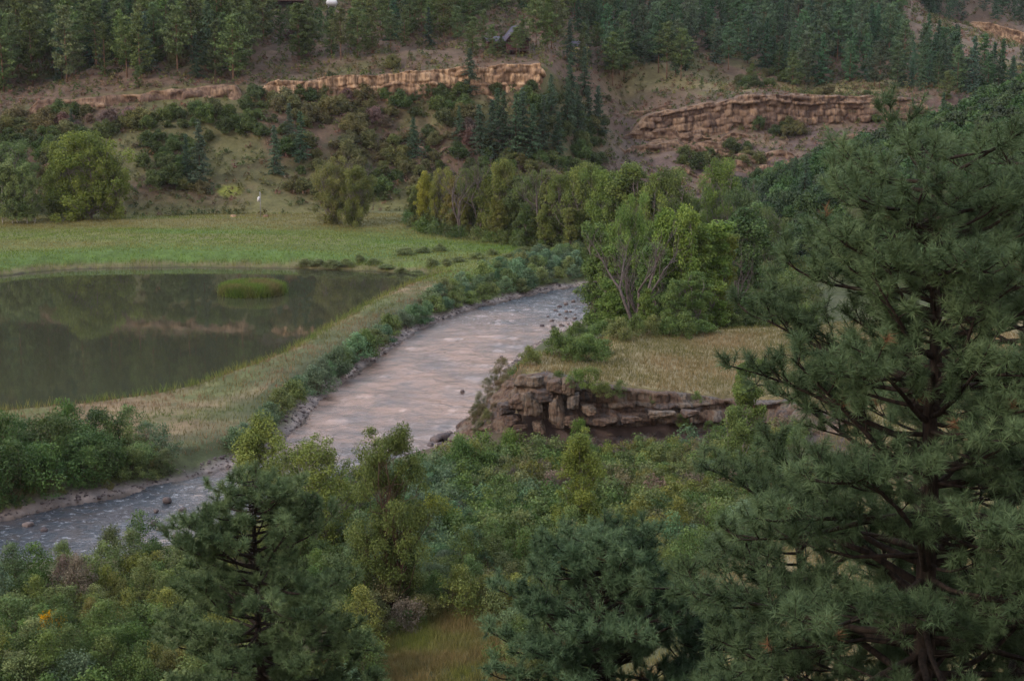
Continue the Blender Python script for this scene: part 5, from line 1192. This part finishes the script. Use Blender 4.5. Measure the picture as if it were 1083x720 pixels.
blades('shore_reeds', *q, .75, .05, 4, mixcol((0.095,0.105,0.035), (0.06,0.095,0.028), 3, 731), 'green reeds fringing the pond shore', 73)
q = gpts(30000, (ISL[0]-6, ISL[0]+6), (ISL[1]-6, ISL[1]+6), lambda x, y, z_, px, py, dt_, dp_, dr_, di_: di_ < .25, 74)
isl_o = blades('island_reeds', q[0][:9000], q[1][:9000], q[2][:9000], 1.0, .055, 4, mixcol((0.10,0.085,0.042), (0.062,0.105,0.026), 2.5, 741, .3), 'reeds and grass covering the round pond island', 74)
q = gpts(60000, (-22, 8), (46, 84), lambda x, y, z_, px, py, dt_, dp_, dr_, di_: (np.exp(-(((x+3.6)/5.2)**2+((y-70)/6.0)**2)*1.2) > .22) | ((px > 355) & (px < 575) & (py > 668) & (py < 790)), 75)
blades('clearing_grass', *q, .38, .022, 6, mixcol((0.12,0.10,0.045), (0.085,0.10,0.03), 2.5, 751), 'yellowing grass in the clearing at the bottom', 75)
q = gpts(70000, (0, 60), (30, 110), lambda x, y, z_, px, py, dt_, dp_, dr_, di_: (px > 560) & (px < 1120) & (py < 800) & (dt_ > .3) & ((height(x, y) > 1.8) | (y < 66)), 76)
blades('hillside_grass', *q, .32, .025, 4, mixcol((0.15,0.12,0.06), (0.09,0.095,0.035), 3, 761, -.1), 'dry grass on the near slope under the big pine', 76)
q = gpts(90000, (-130, 20), (196, 275), lambda x, y, z_, px, py, dt_, dp_, dr_, di_: (dp_ > 1.5) & (dr_ > 6) & (px > -40) & (px < 640), 77)
blades('meadow_grass', *q, .22, .09, 2, (lambda x, y: np.array((0.068,0.112,0.024))+(np.array((0.12,0.112,0.042))-np.array((0.068,0.112,0.024)))*np.clip(.25+1.5*fbm(x/45, y/11, 771, 3)+.9*sstep(244, 262, y)+.5*sstep(206, 198, y), 0, 1)[:, None]), 'short green grass of the far meadow', 77)

# ------------------------------------------------------------------ the near ponderosas
def ponderosa(seed, Ht, Rr, base, nbr, tr, prof, nlen=.19, nwid=.009, ntuft=70, dens=1.0, lean=(0, 0), minz=0.0, keep=None):
    rng = np.random.RandomState(seed); trunk = MB(); limb = MB(); tip = []; tdir = []
    zs = np.linspace(-.8, Ht*.97, 16); wob = np.cumsum(rng.normal(size=(16, 2))*.05, 0)
    tp = np.stack([wob[:, 0]+lean[0]*(zs/Ht)**1.5, wob[:, 1]+lean[1]*(zs/Ht)**1.5, zs], 1); trunk.tube(tp, tr*(1-np.clip(zs/Ht, 0, 1))**.8+.02, 12)
    tpt = lambda z_: np.array([np.interp(z_, zs, tp[:, 0]), np.interp(z_, zs, tp[:, 1]), z_])
    def path(p, d, L, n, curl):
        pts = [np.array(p)]; d = d/np.linalg.norm(d)
        for i in range(n-1):
            d = d+rng.normal(size=3)*.10+np.array([0, 0, curl]); d /= np.linalg.norm(d); pts.append(pts[-1]+d*L/(n-1))
        return np.array(pts)
    def unit(v): return v/(np.linalg.norm(v)+1e-9)
    for i in range(nbr):
        t = (i+rng.rand())/nbr; z_ = Ht*(base+(.98-base)*t); ang = i*2.399+rng.normal()*.4
        L = Rr*prof(t)*(rng.uniform(.7, 1.12) if rng.rand() < .68 else rng.uniform(.3, .7))
        if L < .25: L = .25
        d = np.array([math.cos(ang), math.sin(ang), -.22+.5*t+rng.normal()*.2-max(0, t-.8)*2.0]); p0 = tpt(z_)
        n = 9; br = path(p0, d, L, n, .035+.03*t); r0 = min(.014*L+.018, tr*.4); rr_ = np.linspace(r0, .010, n)
        limb.tube(br, rr_, 6, False)
        if keep and not keep(p0, br): continue
        tip.append(br[-1]); tdir.append(unit(br[-1]-br[-2]))
        step = .19/dens; ns = int(L*.78/step)
        for k in range(ns):
            f_ = .22+.78*(k+rng.rand())/max(ns, 1)
            if f_ < .5 and rng.rand() < .62: continue
            j = f_*(n-1); j0 = min(int(j), n-2); p = br[j0]+(br[j0+1]-br[j0])*(j-j0); bd = unit(br[j0+1]-br[j0])
            side = np.cross(bd, [0, 0, 1.0]); side = unit(side)*(1 if k % 2 else -1); L2 = (.16*L*(1.2-f_)+.30)*rng.uniform(.6, 1.2)
            d2 = bd*.75+side*.8+np.array([0, 0, rng.uniform(-.05, .5)]); s2 = path(p, d2, L2, 5, .06); limb.tube(s2, np.linspace(max(.008, r0*.28), .006, 5), 4, False)
            tip.append(s2[-1]); tdir.append(unit(s2[-1]-s2[-2]))
            for m_ in range(int(3+L2/.10)):
                if rng.rand() < .12: continue
                g = rng.uniform(.45, 1); jj = g*4; a0 = min(int(jj), 3); pp = s2[a0]+(s2[a0+1]-s2[a0])*(jj-a0); d3 = unit(s2[a0+1]-s2[a0])*.6+rng.normal(size=3)*.6+np.array([0, 0, .7])
                L3 = rng.uniform(.10, .30); e = pp+unit(d3)*L3; limb.tube([pp, e], [.007, .005], 3, False); tip.append(e); tdir.append(unit(d3))
    tip = np.array(tip); tdir = np.array(tdir)
    def needles(tp_, td_, per, seed2):
        rg_ = np.random.RandomState(seed2); n = len(tp_)*per; idx = np.repeat(np.arange(len(tp_)), per)
        ax = td_[idx]+np.array([0, 0, .25]); ax /= np.linalg.norm(ax, axis=1)[:, None]
        rv = rg_.normal(size=(n, 3)); rv -= ax*(rv*ax).sum(1)[:, None]; rv /= np.linalg.norm(rv, axis=1)[:, None]
        th = np.radians(rg_.uniform(8, 88, n)**1.0)[:, None]; d = ax*np.cos(th)+rv*np.sin(th); d[:, 2] -= .08
        p = tp_[idx]+ax*rg_.uniform(-.16, .03, n)[:, None]; l_ = nlen*rg_.uniform(.65, 1.15, n)[:, None]
        sd_ = np.cross(d, rg_.normal(size=(n, 3))); sd_ /= np.linalg.norm(sd_, axis=1)[:, None]
        v = np.stack([p-sd_*nwid/2, p+sd_*nwid/2, p+d*l_], 1).reshape(-1, 3)
        tb = np.clip(.5+.9*fbm(tp_[:, 0]*1.4+tp_[:, 2]*.7, tp_[:, 1]*1.4-tp_[:, 2]*.9, seed2, 2), 0, 1)*.5+rg_.rand(len(tp_))*.25; return v, np.clip(tb[idx]+rg_.rand(n)*.3, 0, 1)
    dead = rng.rand(len(tip)) < .002
    v, r_ = needles(tip[~dead], tdir[~dead], ntuft, seed+1)
    vd, rd = needles(tip[dead], tdir[dead], ntuft, seed+2) if dead.any() else (None, None)
    print('ponderosa', seed, 'tufts', len(tip))
    return trunk, limb, v, r_, vd, rd
def big_pine(name, px, Y, top_py, Rr, lab, seed, prof, base, nbr, tr, col, **kw):
    x = x_at(px, Y, top_py); zf = H(x, Y); Ht = z_at(top_py, Y)-zf
    tk, lm, v, r_, vd, rd = ponderosa(seed, Ht, Rr, base, nbr, tr, prof, **kw)
    r = empty(name, (x, Y, zf)); tag(r, lab, 'pine')
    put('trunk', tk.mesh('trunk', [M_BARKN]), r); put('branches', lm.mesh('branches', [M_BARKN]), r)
    c_ = put('needles', make_mesh('needles', v, np.arange(len(v)).reshape(-1, 3), [M_NEEDLE], fattr=r_), r); c_.color = (*col, 1)
    if vd is not None:
        c_ = put('dead_needles', make_mesh('dead_needles', vd, np.arange(len(vd)).reshape(-1, 3), [M_NEEDLE], fattr=rd), r); c_.color = (0.09, 0.055, 0.03, 1)
rndp = lambda t: (math.sin(min(1, .28+.72*t*1.0)*math.pi*.97)**.6)*(1-.12*t)
wide = lambda t: float(np.interp(t, [0, .25, .4, .55, .73, .86, .93, .97, 1], [1.0, 1.08, 1.02, .84, .76, .62, .54, .42, .25]))
dome = lambda t: float(np.interp(t, [0, .3, .6, .8, .93, 1], [.85, 1.0, .92, .72, .42, .15]))
BC = (0.044, 0.070, 0.036)
big_pine('ponderosa_pine', 1012, 22, 150, 3.6, 'huge dark ponderosa pine filling the right side of the picture', 900, wide, .06, 205, .2, BC, ntuft=56)
big_pine('ponderosa_pine', 1120, 27, 140, 3.8, 'ponderosa pine at the right edge half hidden behind the huge one', 901, wide, .06, 150, .2, BC, ntuft=45)
big_pine('ponderosa_pine', 852, 26, 470, 2.0, 'small ponderosa pine under the left boughs of the huge one', 902, wide, .03, 90, .12, BC, ntuft=55)
big_pine('ponderosa_pine', 640, 30, 562, 2.75, 'young ponderosa pine with a round top at the bottom centre', 903, dome, .05, 150, .13, (0.048, 0.080, 0.044), ntuft=55, nwid=.012)
big_pine('ponderosa_pine', 766, 31, 655, 1.6, 'low young ponderosa right of the round topped one', 906, dome, .05, 80, .11, (0.040, 0.068, 0.042), ntuft=50, nwid=.012)
big_pine('ponderosa_pine', 272, 36, 500, 3.0, 'young ponderosa pine at the bottom left in front of the lower river', 904, dome, .05, 165, .13, (0.056, 0.085, 0.042), ntuft=55, nwid=.013)

# ------------------------------------------------------------------ haze
hz = MB(); hz.box(-700, 700, -60, 1400, -3.5, 300)
m = bpy.data.materials.new('haze'); m.use_nodes = True; t = m.node_tree; t.nodes.clear(); o_ = t.nodes.new('ShaderNodeOutputMaterial'); pv = t.nodes.new('ShaderNodeVolumePrincipled')
pv.inputs['Color'].default_value = (0.80, 0.86, 1.0, 1); pv.inputs['Density'].default_value = 0.00004; pv.inputs['Anisotropy'].default_value = 0.2; t.links.new(pv.outputs[0], o_.inputs['Volume'])
if HAZE: h_o = hz.build('haze', m); tag(h_o, kind='stuff')
